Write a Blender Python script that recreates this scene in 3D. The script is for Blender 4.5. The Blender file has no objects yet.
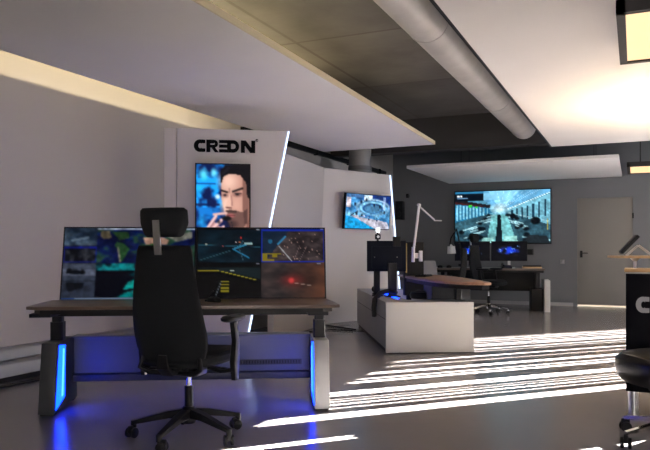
import bpy, bmesh, math, random
from mathutils import Vector, Matrix, Euler
random.seed(7)
SC = bpy.context.scene
COL = SC.collection
PI = math.pi
TH = math.atan(310/680)            # camera yaw away from the room's long axis
SN, CS = math.sin(TH), math.cos(TH)
CAM_H = 1.1
def at(l, d, z=0.0):               # survey station: l metres right, d metres ahead of the tripod
    return Vector((-SN*d + CS*l, CS*d + SN*l, z))

# ------------------------------------------------------------------ materials
def srgb(c):
    return tuple((x/12.92 if x <= 0.04045 else ((x+0.055)/1.055)**2.4) for x in c)
MATS = {}
def mat(name, color=(.5,.5,.5), rough=.5, metal=0.0, noise=0.0, nscale=8.0, bump=0.0, bscale=60.0, coat=0.0, spec=None, stretch=None, rvar=0.0):
    m = bpy.data.materials.new(name); m.use_nodes = True
    nt = m.node_tree; b = nt.nodes['Principled BSDF']
    b.inputs['Base Color'].default_value = (*color, 1)
    b.inputs['Roughness'].default_value = rough
    b.inputs['Metallic'].default_value = metal
    if coat: b.inputs['Coat Weight'].default_value = coat
    if spec is not None: b.inputs['Specular IOR Level'].default_value = spec
    tc = nt.nodes.new('ShaderNodeTexCoord')
    src = tc.outputs['Object']
    if stretch:
        mp = nt.nodes.new('ShaderNodeMapping'); mp.inputs['Scale'].default_value = stretch
        nt.links.new(src, mp.inputs['Vector']); src = mp.outputs['Vector']
    if noise or rvar:
        n = nt.nodes.new('ShaderNodeTexNoise'); n.inputs['Scale'].default_value = nscale
        n.inputs['Detail'].default_value = 6
        nt.links.new(src, n.inputs['Vector'])
        if noise:
            r = nt.nodes.new('ShaderNodeValToRGB')
            r.color_ramp.elements[0].position = .3; r.color_ramp.elements[1].position = .7
            r.color_ramp.elements[0].color = (*[max(0, x*(1-noise)) for x in color], 1)
            r.color_ramp.elements[1].color = (*[min(1, x*(1+noise)) for x in color], 1)
            nt.links.new(n.outputs['Fac'], r.inputs['Fac']); nt.links.new(r.outputs['Color'], b.inputs['Base Color'])
        if rvar:
            mr = nt.nodes.new('ShaderNodeMapRange')
            mr.inputs['To Min'].default_value = rough-rvar; mr.inputs['To Max'].default_value = rough+rvar
            nt.links.new(n.outputs['Fac'], mr.inputs['Value']); nt.links.new(mr.outputs['Result'], b.inputs['Roughness'])
    if bump:
        n2 = nt.nodes.new('ShaderNodeTexNoise'); n2.inputs['Scale'].default_value = bscale; n2.inputs['Detail'].default_value = 3
        nt.links.new(src, n2.inputs['Vector'])
        bp = nt.nodes.new('ShaderNodeBump'); bp.inputs['Strength'].default_value = bump; bp.inputs['Distance'].default_value = .01
        nt.links.new(n2.outputs['Fac'], bp.inputs['Height']); nt.links.new(bp.outputs['Normal'], b.inputs['Normal'])
    MATS[name] = m
    return m
def emis(name, color, strength, base=(0,0,0)):
    m = bpy.data.materials.new(name); m.use_nodes = True
    b = m.node_tree.nodes['Principled BSDF']
    b.inputs['Base Color'].default_value = (*base, 1)
    b.inputs['Emission Color'].default_value = (*color, 1)
    b.inputs['Emission Strength'].default_value = strength
    MATS[name] = m; return m
def screen_mat(name, strength):
    m = bpy.data.materials.new(name); m.use_nodes = True
    nt = m.node_tree; b = nt.nodes['Principled BSDF']
    a = nt.nodes.new('ShaderNodeAttribute'); a.attribute_name = 'picture'
    nt.links.new(a.outputs['Color'], b.inputs['Emission Color'])
    b.inputs['Base Color'].default_value = (.003,.003,.004,1)
    b.inputs['Roughness'].default_value = .45; b.inputs['Specular IOR Level'].default_value = .08
    b.inputs['Emission Strength'].default_value = strength
    MATS[name] = m; return m

WALL = mat('painted_wall', (.40,.375,.365), .75, bump=.08, bscale=120)
WALLB = mat('grey_back_wall', (.125,.13,.14), .8, bump=.08, bscale=120)
PANEL = mat('white_display_panel', (.62,.585,.565), .45)
PANEL2 = mat('pale_grey_panel', (.50,.475,.46), .5)
CEILP = mat('matt_white_ceiling_panel', (.80,.765,.735), .8, noise=.02, nscale=1.5)
PEDGE = mat('warm_lit_panel_edge', (.72,.62,.42), .6)  # yellow LED light on the panel edge put into its colour
BLACK = mat('black_plastic', (.006,.006,.007), .5, spec=.18)
BLACKM = mat('black_metal', (.007,.0075,.009), .45, spec=.2)
FAB = mat('charcoal_fabric', (.011,.012,.0135), .9, spec=.12, bump=.35, bscale=500, noise=.15, nscale=200)
LEATH = mat('black_leather', (.005,.005,.006), .30, spec=.3, bump=.08, bscale=90)
ALU = mat('brushed_aluminium', (.62,.62,.63), .32, metal=1.0)
CHROME = mat('chrome', (.8,.8,.8), .12, metal=1.0)
SILV = mat('silver_painted_steel', (.36,.36,.355), .5)
DSILV = mat('graphite_and_shaded_steel', (.022,.024,.029), .5, spec=.3)  # shade of the unlit left foot put into this graphite tone
BEAMM = mat('blue_grey_steel', (.07,.08,.105), .45, spec=.3)
WOOD = mat('walnut_desktop', (.105,.072,.058), .36, noise=.25, nscale=6, stretch=(1,9,9))
WOOD2 = mat('oak_desktop', (.25,.14,.09), .42, noise=.2, nscale=6, stretch=(1,8,8))
WOODL = mat('light_oak_shelf', (.55,.36,.18), .4, noise=.2, nscale=6, stretch=(1,8,8))
WHITE = mat('white_lacquer', (.56,.555,.53), .4)
WHITEP = mat('white_lamp_metal', (.72,.72,.72), .35)
GREYL = mat('grey_lacquer', (.27,.265,.27), .45)
DOORM = mat('grey_beige_door', (.165,.158,.145), .55)
GLOSSK = mat('gloss_black_laminate', (.004,.004,.006), .25, spec=.15)
LOGOG = mat('logo_grey', (.42,.42,.43), .5)
LOGOK = mat('logo_black', (.003,.003,.003), .6, spec=.1)
NAVY = mat('navy_monitor_back', (.003,.005,.011), .55, spec=.08)
DUCTM = mat('galvanised_duct', (.44,.42,.405), .5, metal=.3, noise=.12, nscale=3)
TRUNK = mat('aluminium_trunking', (.20,.20,.21), .4, metal=.3)
LAMPF = mat('dark_bronze_frame', (.020,.017,.018), .5, spec=.3)
BLIND = mat('opaque_blind', (.5,.49,.47), .8)
RUBB = mat('rubber', (.007,.007,.008), .6, spec=.2)
YEL = mat('brass_strip', (.35,.25,.08), .4, metal=.4)
BLUE = emis('blue_led', (.001,.022,1.0), 12)
BLUEC = emis('blue_led_core', (.01,.05,1.0), 14)
WLED = emis('cool_white_led', (.55,.70,1.0), 2.2)
WARM = emis('warm_lamp_diffuser', (1.0,.62,.33), 1.05)
COVE = emis('warm_cove_led', (1.0,.82,.48), 62)
SCRM = screen_mat('screen_picture', .38)
SCRH = screen_mat('bright_screen_picture', .95)

def concrete():
    m = mat('board_marked_concrete', (.105,.092,.078), .8, bump=.3, bscale=12)
    nt = m.node_tree; b = nt.nodes['Principled BSDF']
    tc = [n for n in nt.nodes if n.type == 'TEX_COORD'][0]
    br = nt.nodes.new('ShaderNodeTexBrick'); br.inputs['Scale'].default_value = 1
    br.inputs['Brick Width'].default_value = 3.2; br.inputs['Row Height'].default_value = 2.1
    br.inputs['Mortar Size'].default_value = .02; br.offset = 0
    br.inputs['Color1'].default_value = (.092,.084,.076,1); br.inputs['Color2'].default_value = (.056,.053,.050,1)
    br.inputs['Mortar'].default_value = (.05,.042,.036,1)
    nt.links.new(tc.outputs['Object'], br.inputs['Vector'])
    n = nt.nodes.new('ShaderNodeTexNoise'); n.inputs['Scale'].default_value = 1.6; n.inputs['Detail'].default_value = 8
    nt.links.new(tc.outputs['Object'], n.inputs['Vector'])
    mx = nt.nodes.new('ShaderNodeMixRGB'); mx.blend_type = 'OVERLAY'; mx.inputs['Fac'].default_value = .7
    nt.links.new(br.outputs['Color'], mx.inputs['Color1']); nt.links.new(n.outputs['Fac'], mx.inputs['Color2'])
    nt.links.new(mx.outputs['Color'], b.inputs['Base Color'])
    return m
CONC = concrete()
FLOORM = mat('polished_resin_floor', (.222,.210,.214), .22, noise=.05, nscale=.8, rvar=.05, bump=.015, bscale=5, coat=.0)

# ------------------------------------------------------------------ mesh helper
class MB:
    def __init__(s): s.bm = bmesh.new()
    def _add(s, verts, faces):
        vs = [s.bm.verts.new(v) for v in verts]
        for f in faces:
            try: s.bm.faces.new([vs[i] for i in f])
            except ValueError: pass
        return vs
    def box(s, c, size, rot=(0,0,0), bev=0.0, seg=2):
        t = bmesh.new(); bmesh.ops.create_cube(t, size=1)
        for v in t.verts: v.co = Vector((v.co.x*size[0], v.co.y*size[1], v.co.z*size[2]))
        if bev: bmesh.ops.bevel(t, geom=t.edges[:], offset=bev, segments=seg, profile=.6, affect='EDGES')
        M = Matrix.Translation(Vector(c)) @ Euler(rot).to_matrix().to_4x4()
        s._merge(t, M); return s
    def _merge(s, t, M=None):
        t.verts.ensure_lookup_table(); t.verts.index_update()
        vs = [s.bm.verts.new((M @ v.co) if M else v.co) for v in t.verts]
        for f in t.faces: s.bm.faces.new([vs[v.index] for v in f.verts])
        t.free()
    def b2(s, x0, x1, y0, y1, z0, z1, bev=0.0):
        return s.box(((x0+x1)/2,(y0+y1)/2,(z0+z1)/2), (x1-x0,y1-y0,z1-z0), bev=bev)
    def rings(s, rings, cap=True, closed=True):
        R = [[s.bm.verts.new(p) for p in r] for r in rings]
        n = len(R[0])
        for a, b in zip(R, R[1:]):
            for i in range(n if closed else n-1):
                j = (i+1) % n
                s.bm.faces.new((a[i], a[j], b[j], b[i]))
        if cap: s.bm.faces.new(list(reversed(R[0]))); s.bm.faces.new(R[-1])
        return s
    def tube(s, pts, r, seg=12, cap=True):
        pts = [Vector(p) for p in pts]
        rs = r if isinstance(r, (list, tuple)) else [r]*len(pts)
        out = []; prev = None
        for i, p in enumerate(pts):
            d = (pts[min(i+1, len(pts)-1)] - pts[max(i-1, 0)]).normalized()
            if prev is None:
                up = Vector((0,0,1)) if abs(d.z) < .9 else Vector((1,0,0))
                u = d.cross(up).normalized()
            else:
                u = (prev - d*prev.dot(d)).normalized()
            prev = u; w = d.cross(u)
            out.append([p + (u*math.cos(2*PI*k/seg) + w*math.sin(2*PI*k/seg))*rs[i] for k in range(seg)])
        return s.rings(out, cap)
    def bar(s, pts, wid, hgt):                      # rectangular section swept along points
        pts = [Vector(p) for p in pts]; out = []
        W = wid if isinstance(wid, (list,tuple)) else [wid]*len(pts)
        H = hgt if isinstance(hgt, (list,tuple)) else [hgt]*len(pts)
        for i, p in enumerate(pts):
            d = (pts[min(i+1, len(pts)-1)] - pts[max(i-1, 0)]).normalized()
            up = Vector((0,0,1)) if abs(d.z) < .95 else Vector((0,1,0))
            u = d.cross(up).normalized(); w = u.cross(d)
            a, b = W[i]/2, H[i]/2
            out.append([p+u*a*.8-w*b, p+u*a-w*b*.8, p+u*a+w*b*.8, p+u*a*.8+w*b, p-u*a*.8+w*b, p-u*a+w*b*.8, p-u*a-w*b*.8, p-u*a*.8-w*b])
        return s.rings(out)
    def prism(s, poly, axis, a, b):                 # polygon in the plane across axis, between a and b
        def P(q, t):
            return {'x': (t, q[0], q[1]), 'y': (q[0], t, q[1]), 'z': (q[0], q[1], t)}[axis]
        n = len(poly)
        A = [s.bm.verts.new(P(q, a)) for q in poly]; B = [s.bm.verts.new(P(q, b)) for q in poly]
        s.bm.faces.new(A); s.bm.faces.new(list(reversed(B)))
        for i in range(n): s.bm.faces.new((A[i], B[i], B[(i+1)%n], A[(i+1)%n]))
        return s
    def bevel_all(s, off, seg=2, ang=.6):
        bmesh.ops.recalc_face_normals(s.bm, faces=s.bm.faces[:])
        es = [e for e in s.bm.edges if len(e.link_faces) == 2 and e.calc_face_angle(0) > ang]
        bmesh.ops.bevel(s.bm, geom=es, offset=off, segments=seg, profile=.6, affect='EDGES'); return s
    def build(s, name, material, parent=None, label=None):
        bmesh.ops.recalc_face_normals(s.bm, faces=s.bm.faces[:])
        me = bpy.data.meshes.new(name); s.bm.to_mesh(me); s.bm.free()
        for p in me.polygons: p.use_smooth = True
        me.set_sharp_from_angle(angle=math.radians(32))
        me.materials.append(material)
        o = bpy.data.objects.new(name, me); COL.objects.link(o)
        if parent: o.parent = parent
        if label: o['label'] = label
        return o
def each_part(name, fn, items, material, parent, label=None):
    for it in items:
        m = MB(); fn(m, it); m.build(name, material, parent, label)
def tag(o, label, cat, group=None):
    o['label'] = label; o['category'] = cat
    if group: o['group'] = group
    return o
def thing(name, label, cat, loc=(0,0,0), rz=0, group=None):
    o = bpy.data.objects.new(name, None); COL.objects.link(o)
    o.empty_display_size = .1
    o.location = loc; o.rotation_euler = (0,0,rz)
    return tag(o, label, cat, group)
def struct(o): o['kind'] = 'structure'; return o
def sbox(name, m, x0,x1,y0,y1,z0,z1, bev=0, parent=None):
    o = MB().b2(x0,x1,y0,y1,z0,z1,bev).build(name, m, parent)
    if not parent: struct(o)
    return o
def dup(root, loc, rz, label, group=None):
    r = root.copy(); COL.objects.link(r); r.location = loc; r.rotation_euler = (0,0,rz); r['label'] = label
    if group: r['group'] = group
    for ch in list(root.children):
        c = ch.copy(); COL.objects.link(c); c.parent = r
        for g in ch.children:
            d = g.copy(); COL.objects.link(d); d.parent = c
    return r
def super_ring(cx, cy, z, a, b, n=24, e=3.0, f=None):
    out = []
    for k in range(n):
        t = 2*PI*k/n; c, s_ = math.cos(t), math.sin(t)
        x = a*math.copysign(abs(c)**(2/e), c); y = b*math.copysign(abs(s_)**(2/e), s_)
        p = Vector((cx+x, cy+y, z))
        out.append(f(p) if f else p)
    return out

# ------------------------------------------------------------------ picture canvas (for screens only)
def hsh(x, y, s=0):
    n = (x*374761393 + y*668265263 + s*2147483647) & 0xffffffff
    n = ((n ^ (n >> 13))*1274126177) & 0xffffffff
    return ((n ^ (n >> 16)) & 0xffff)/65535
def vnoise(x, y, s=0):
    xi, yi = math.floor(x), math.floor(y); fx, fy = x-xi, y-yi
    fx = fx*fx*(3-2*fx); fy = fy*fy*(3-2*fy)
    a = hsh(xi,yi,s)*(1-fx)+hsh(xi+1,yi,s)*fx; b = hsh(xi,yi+1,s)*(1-fx)+hsh(xi+1,yi+1,s)*fx
    return a*(1-fy)+b*fy
def fbm(x, y, s=0): return vnoise(x,y,s)*.55+vnoise(x*2.1,y*2.1,s+1)*.28+vnoise(x*4.3,y*4.3,s+2)*.17
def mixc(a, b, t): t = max(0,min(1,t)); return tuple(a[i]*(1-t)+b[i]*t for i in range(3))
class Pic:                                        # u to the right, v down, 0..1; colours in display values
    def __init__(s, w, h, bg=(0,0,0)): s.w, s.h = w, h; s.px = [[bg]*w for _ in range(h)]; s.asp = w/h
    def each(s, fn, u0=0, v0=0, u1=1, v1=1):
        for j in range(max(0,int(v0*s.h)), min(s.h, int(math.ceil(v1*s.h)))):
            for i in range(max(0,int(u0*s.w)), min(s.w, int(math.ceil(u1*s.w)))):
                u, v = (i+.5)/s.w, (j+.5)/s.h
                c = fn(u, v, s.px[j][i])
                if c is not None: s.px[j][i] = c
        return s
    def rect(s, u0, v0, u1, v1, c, a=1):
        return s.each(lambda u,v,o: mixc(o,c,a) if u0 <= u < u1 and v0 <= v < v1 else None, u0,v0,u1,v1)
    def ell(s, cu, cv, ru, rv, c, a=1, soft=.12, rot=0):
        cr, sr = math.cos(rot), math.sin(rot)
        def fn(u, v, o):
            x, y = (u-cu)*s.asp, v-cv
            x, y = x*cr+y*sr, -x*sr+y*cr
            r = math.hypot(x/(ru*s.asp), y/rv)
            if r > 1+soft: return None
            return mixc(o, c, a*min(1,(1+soft-r)/(2*soft)))
        R = max(ru, rv/s.asp)*(1+soft)*1.05; Rv = max(rv, ru*s.asp)*(1+soft)*1.05
        return s.each(fn, cu-R, cv-Rv, cu+R, cv+Rv)
    def poly(s, pts, c, a=1):
        def ins(u, v):
            r = False; n = len(pts)
            for i in range(n):
                (x1,y1),(x2,y2) = pts[i], pts[(i+1)%n]
                if (y1 > v) != (y2 > v) and u < (x2-x1)*(v-y1)/(y2-y1)+x1: r = not r
            return r
        us = [p[0] for p in pts]; vs = [p[1] for p in pts]
        return s.each(lambda u,v,o: mixc(o,c,a) if ins(u,v) else None, min(us),min(vs),max(us),max(vs))
    def line(s, p, q, w, c, a=1):
        dx, dy = (q[0]-p[0])*s.asp, q[1]-p[1]; L = math.hypot(dx,dy) or 1e-6
        def fn(u, v, o):
            x, y = (u-p[0])*s.asp, v-p[1]
            t = max(0,min(1,(x*dx+y*dy)/(L*L)))
            d = math.hypot(x-t*dx, y-t*dy)
            return mixc(o, c, a*min(1, (w-d)/w*2)) if d < w else None
        e = w
        return s.each(fn, min(p[0],q[0])-e, min(p[1],q[1])-e, max(p[0],q[0])+e, max(p[1],q[1])+e)
    def blur(s, n=1):
        for _ in range(n):
            q = [row[:] for row in s.px]
            for j in range(s.h):
                for i in range(s.w):
                    a = [q[min(s.h-1,max(0,j+dj))][min(s.w-1,max(0,i+di))] for dj,di in ((0,0),(0,0),(0,1),(0,-1),(1,0),(-1,0))]
                    s.px[j][i] = tuple(sum(c[k] for c in a)/6 for k in range(3))
        return s
    def grain(s, amt, sc, sd=1, u0=0, v0=0, u1=1, v1=1):
        return s.each(lambda u,v,o: tuple(c*(1-amt+2*amt*fbm(u*sc*s.asp, v*sc, sd)) for c in o), u0,v0,u1,v1)
    def build(s, name, W, H, m, parent, y=-.001, zc=0, xc=0, label=None):
        # picture faces local -y
        verts = []; cols = []
        for j in range(s.h):
            for i in range(s.w):
                verts.append((xc-W/2+W*i/(s.w-1), y, zc+H/2-H*j/(s.h-1)))
                cols.append((*srgb([max(0,min(1,t)) for t in s.px[j][i]]), 1))
        faces = [(j*s.w+i, (j+1)*s.w+i, (j+1)*s.w+i+1, j*s.w+i+1) for j in range(s.h-1) for i in range(s.w-1)]
        me = bpy.data.meshes.new(name); me.from_pydata(verts, [], faces)
        a = me.color_attributes.new('picture', 'FLOAT_COLOR', 'POINT')
        for k, c in enumerate(cols): a.data[k].color = c
        me.materials.append(m)
        o = bpy.data.objects.new(name, me); COL.objects.link(o); o.parent = parent
        if label: o['label'] = label
        return o

# ------------------------------------------------------------------ logo made of strokes
def strokes(mb, segs, t, y0, y1):                 # 2-D strokes in x-z, thickness t, extruded y0..y1
    for (x1,z1,x2,z2) in segs:
        dx, dz = x2-x1, z2-z1; L = math.hypot(dx,dz) or 1e-6; nx, nz = -dz/L*t/2, dx/L*t/2
        mb.prism([(x1+nx,z1+nz),(x1-nx,z1-nz),(x2-nx,z2-nz),(x2+nx,z2+nz)], 'y', y0, y1)
def arc(cx, cz, rx, rz, a0, a1, n=10):
    p = [(cx+rx*math.cos(math.radians(a0+(a1-a0)*i/n)), cz+rz*math.sin(math.radians(a0+(a1-a0)*i/n))) for i in range(n+1)]
    return p
def band(mb, po, pi_, y0, y1):                    # ribbon between outer and inner outlines
    for k in range(len(po)-1):
        mb.prism([po[k], po[k+1], pi_[k+1], pi_[k]], 'y', y0, y1)
def creon_logo(W, H, thick):
    mb = MB(); u = W/5.02; y0, y1 = -thick, 0
    def sx(x): return x*u
    k = .33*u; hb = .29*H
    # C
    cx = sx(.50); rx = .50*u; rz = H/2
    po = arc(cx, rz, rx, rz, 62, 298, 18); pi_ = arc(cx+.02*u, rz, rx-k*1.05, rz-hb, 50, 310, 18)
    mb_ = [(cx+.44*u, po[0][1])]; band(mb, po, pi_, y0, y1)
    mb.prism([(cx+.14*u, H), (cx+.44*u, H*.98), (cx+.44*u, H-hb), (cx+.10*u, H-hb)], 'y', y0, y1)
    mb.prism([(cx+.14*u, 0), (cx+.44*u, H*.02), (cx+.44*u, hb), (cx+.10*u, hb)], 'y', y0, y1)
    # R
    x = sx(1.02)
    mb.b2(x, x+k, y0, y1, 0, H)
    mb.b2(x+k, x+.62*u, y0, y1, H-hb, H); mb.b2(x+k, x+.62*u, y0, y1, H*.36, H*.36+hb*.8)
    band(mb, arc(x+.6*u, H*.68, .36*u, H*.32, 90, -90, 10), arc(x+.6*u, H*.68, .1*u, H*.09, 90, -90, 10), y0, y1)
    mb.prism([(x+.40*u, H*.4), (x+.68*u, H*.42), (x+1.02*u, 0), (x+.70*u, 0)], 'y', y0, y1)
    # mirrored E running into a round O
    x = sx(2.06)
    for z0, z1 in ((0, hb*.86), (H*.5-hb*.43, H*.5+hb*.43), (H-hb*.86, H)):
        mb.b2(x, x+.78*u, y0, y1, z0, z1)
    mb.b2(x+.66*u, x+.66*u+k, y0, y1, 0, H)
    mb.b2(x+.9*u, x+1.2*u, y0, y1, 0, hb); mb.b2(x+.9*u, x+1.2*u, y0, y1, H-hb, H)
    band(mb, arc(x+1.18*u, H/2, .48*u, H/2, 90, -90, 14), arc(x+1.18*u, H/2, .19*u, H/2-hb, 90, -90, 14), y0, y1)
    # N
    x = sx(3.86)
    mb.b2(x, x+k, y0, y1, 0, H); mb.b2(x+.86*u, x+.86*u+k, y0, y1, 0, H)
    mb.prism([(x, H), (x+k*1.25, H), (x+.86*u+k, 0), (x+.86*u-k*.25, 0)], 'y', y0, y1)
    return mb

# ================================================================== THE ROOM
XL, XR, YB, YF = -4.8, 3.0, 14.1, -3.0
ZS = 3.25
sbox('floor', FLOORM, XL-.2, XR+.2, YF-.2, YB+.2, -.1, 0)
sbox('ceiling', CONC, XL-.2, XR+.2, YF-.2, YB+.2, ZS, ZS+.2)
sbox('wall_left', WALL, XL-.15, XL, YF, YB+.15, 0, ZS)
# back wall with a door opening
dx0, dx1, dh = -1.06, -.005, 2.14
DX0, DX1 = dx0, dx1
m = MB()
m.b2(XL-.15, DX0, YB, YB+.15, 0, ZS); m.b2(DX1, XR+.15, YB, YB+.15, 0, ZS); m.b2(DX0, DX1, YB, YB+.15, dh, ZS)
struct(m.build('wall_back', WALLB))
# rear wall behind the photographer with one wide window
m = MB()
m.b2(XL-.15, XR+.15, YF-.15, YF, 0, ZS)
struct(m.build('wall_front', WALL))
# right wall: ribbon of windows behind vertical blinds (all of it outside the picture)
WY0, WY1, WZ0, WZ1 = 3.0, 13.87, .15, 2.5
NY0, NY1 = -2.8, -1.5  # opening for the unseen window added as ambient fill
m = MB()
m.b2(XR, XR+.15, NY1, WY0, 0, ZS); m.b2(XR, XR+.15, YF, NY0, 0, ZS); m.b2(XR, XR+.15, NY0, NY1, 0, .9); m.b2(XR, XR+.15, NY0, NY1, 2.5, ZS); m.b2(XR, XR+.15, WY1, YB+.15, 0, ZS)
m.b2(XR, XR+.15, WY0, WY1, 0, WZ0); m.b2(XR, XR+.15, WY0, WY1, WZ1, ZS)
struct(m.build('wall_right', WALL))
# baseboards
sbox('baseboard_back', GREYL, XL, DX0-.04, YB-.015, YB, 0, .07, bev=.003)
# door
SLOPE = 1.08
dr = MB().b2(DX0+.03, DX1-.03, YB+.02, YB+.065, .035, dh-.03, bev=.004).build('door_1', DOORM); struct(dr)
m = MB()
for a, b, c_, d_ in ((DX0, DX0+.035, 0, dh), (DX1-.035, DX1, 0, dh), (DX0, DX1, dh-.035, dh)):
    m.b2(a, b, YB-.012, YB+.10, c_, d_)
m.build('door_frame', MATS['grey_back_wall'], dr)
hm = MB(); hx = DX0+.11
hm.box((hx, YB-.0, 1.02), (.045,.012,.13), bev=.003)
hm.tube([(hx,YB+.015,1.04),(hx,YB-.045,1.04),(hx+.01,YB-.055,1.04),(hx+.12,YB-.055,1.04)], .009, 10)
hm.build('door_handle', BLACK, dr)
each_part('hinge', lambda m, z: m.tube([(DX1-.03, YB-.016, z-.05), (DX1-.03, YB-.016, z+.05)], .014, 10), (.3, 1.75), BLACK, dr)
# daylight leaks in below the door: bright room behind it
sill = MB().b2(DX0+.035, DX1-.035, YB-.03, YB+.1, 0, .012).build('trim_1', mat('door_threshold_metal', (.75,.70,.62), .3, metal=.6)); struct(sill)
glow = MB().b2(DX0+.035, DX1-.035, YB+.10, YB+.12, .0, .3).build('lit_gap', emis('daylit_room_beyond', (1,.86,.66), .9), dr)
# light switch
sw = thing('light_switch', 'small grey light switch on the back wall left of the door', 'switch', (-1.30, YB, 0.87))
MB().b2(-.04,.04,-.010,0,-.04,.04,.003).build('switch_plate', GREYL, sw)
MB().b2(-.025,.025,-.016,-.008,-.025,.025,.003).build('rocker', GREYL, sw)

# ---- concrete downstand beam across the room; shade there put into its near-black colour
sbox('trim_2', mat('shaded_dark_beam', (.022,.021,.022), .7), XL, XR, 10.75, 11.0, 2.72, ZS)

# ---- suspended ceiling panels
def ceiling_panel(name, label, x0,x1,y0,y1,z, t=.05, edge=True):
    o = thing(name, label, 'ceiling panel', ((x0+x1)/2,(y0+y1)/2,z), group=None)
    hx, hy = (x1-x0)/2, (y1-y0)/2
    MB().b2(-hx,hx,-hy,hy,0,t,.003).build('panel_board', CEILP, o)
    return o, hx, hy
pl, hx, hy = ceiling_panel('ceiling_panel', 'long white suspended ceiling panel over the left side of the room', -4.33,-2.52,-2.9,9.45,2.60)
bpy.data.meshes.remove(pl.children[0].data)
PX = [(-hx,-hy),(hx+.28,-hy),(hx-.08,hy),(-hx,hy)]
m = MB(); m.prism(PX, 'z', 0, .05); m.build('panel_board', CEILP, pl)
m = MB(); m.prism([PX[1],(PX[1][0]+.014,-hy),(PX[2][0]+.014,hy),PX[2]], 'z', 0, .05); m.build('edge_trim', PEDGE, pl, 'edge strip with warm light painted in')
MB().b2(-hx+.33,-hx+.36,-hy+.1,hy-2.4,.10,.125).build('led_strip', COVE, pl, 'warm light strip hidden above the panel')
each_part('suspension_wire', lambda m, q: m.tube([(q[0],q[1],.05),(q[0],q[1],ZS-2.60)], .004, 6), [(x,y) for x in (-.75,-.35) for y in (-5.5,-2.5,.5,3.5,5.0)], BLACKM, pl)
pr, hx, hy = ceiling_panel('ceiling_panel', 'wide white suspended ceiling panel on the right, warmly lit by lamps', -1.10,2.85,-2.9,10.35,2.60)
MB().b2(-hx-.025,-hx,-hy,hy,.0,.07).build('edge_trim', BLACKM, pr, 'black edge rail')
each_part('suspension_wire', lambda m, q: m.tube([(q[0],q[1],.05),(q[0],q[1],ZS-2.60)], .004, 6), [(x,y) for x in (.2,1.7) for y in (-5.5,-2.5,.5,3.5,5.0)], BLACKM, pr)
pf, hx, hy = ceiling_panel('ceiling_panel', 'small white suspended ceiling panel near the back wall above the big screen', -3.52,-.22,11.05,13.95,2.48)
each_part('suspension_wire', lambda m, q: m.tube([(q[0],q[1],.05),(q[0],q[1],ZS-2.48)], .004, 6), [(x,y) for x in (-1.2,1.2) for y in (.6,1.3)], BLACKM, pf)

# ---- ventilation duct
dt = thing('ventilation_duct', 'long round grey ventilation duct hanging under the concrete ceiling', 'duct', (-1.54, 3.8, 2.97))
R_ = .178; m = MB()
m.tube([(0,-6.5,0),(0,6.9,0)], R_, 40, True).build('duct_pipe', DUCTM, dt)
each_part('joint_ring', lambda m, y: m.tube([(0,y-.012,0),(0,y+.012,0)], R_+.004, 40), (-4.4,-1.4,1.6,4.6,6.7), DUCTM, dt)
each_part('hanger', lambda m, y: m.tube([(0,y,R_-.01),(0,y,ZS-2.97)], .006, 8), (-4,-1,2,5), BLACKM, dt)

# ---- round column end behind the display wall, and the black rail on the left wall
cl = thing('vent_pipe', 'short fat grey vertical pipe rising above the second display wall', 'pipe', (at(.585, 11.35)[0], at(.585, 11.35)[1], 0))
MB().tube([(0,0,2.06),(0,0,ZS)], .185, 32).build('pipe', mat('grey_pipe', (.30,.30,.31), .5, metal=.3), cl)
COLLAR = mat('dark_pipe_collar', (.18,.18,.19), .5)
each_part('collar', lambda m, z: m.tube([(0,0,z),(0,0,z+.07)], .198, 32), (2.02, 2.42), COLLAR, cl)
rl = thing('wall_rail', 'black horizontal rail high on the left wall above the grey partition', 'rail', (XL, 8.5, 2.70))
MB().b2(.0,.06,-.7,5.0,-.03,.045,.005).build('rail', BLACK, rl)
each_part('bracket', lambda m, y: m.b2(0,.075,y-.02,y+.02,-.045,.055), (-.4,1.6,3.0,4.6), BLACK, rl)

# ---- aluminium trunking along the left wall
tk = thing('cable_trunking', 'silver two-step cable trunking along the foot of the left wall', 'trunking', (XL+.004, 3.0, 0))
m = MB(); m.prism([(0,.06),(.13,.06),(.13,.16),(.10,.185),(0,.185)], 'y', -5.5, 3.2); m.bevel_all(.004,1)
m.build('lower_duct', TRUNK, tk)
m = MB(); m.prism([(0,.19),(.085,.19),(.085,.27),(.06,.29),(0,.29)], 'y', -5.5, 3.2); m.bevel_all(.004,1)
m.build('upper_duct', TRUNK, tk)
MB().b2(0,.05,-5.5,3.2,0,.06).build('plinth', BLACK, tk)

# ================================================================== CEILING LAMPS
def ceiling_lamp(x, y, z, label, group):
    t = thing('ceiling_lamp', label, 'ceiling lamp', (x+.6, y+.6, z), group=group)
    m = MB(); w = .6
    for a in ((-w,-w+.05,-w,w),(w-.05,w,-w,w),(-w,w,-w,-w+.05),(-w,w,w-.05,w)):
        m.b2(a[0],a[1],a[2],a[3],0,.075)
    m.build('frame', LAMPF, t)
    MB().b2(-w+.05,w-.05,-w+.05,w-.05,.012,.03).build('diffuser', WARM, t)
    MB().b2(-w+.05,w-.05,-w+.05,w-.05,.06,.07).build('top_plate', LAMPF, t)
    each_part('hanger', lambda m, q: m.tube([(q[0],q[1],.07),(q[0],q[1],2.60-z if y < 10 else ZS-z)], .006, 8), [(-.4,-.4),(.4,-.4),(-.4,.4),(.4,.4)], BLACKM, t)
    return t
ceiling_lamp(-.10, 4.25, 2.46, 'large square warm ceiling lamp at the top right, nearest the camera', None)
ceiling_lamp(-.12, 11.9, 2.43, 'distant square warm ceiling lamp high on the right beyond the ceiling panel', None)

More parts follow.
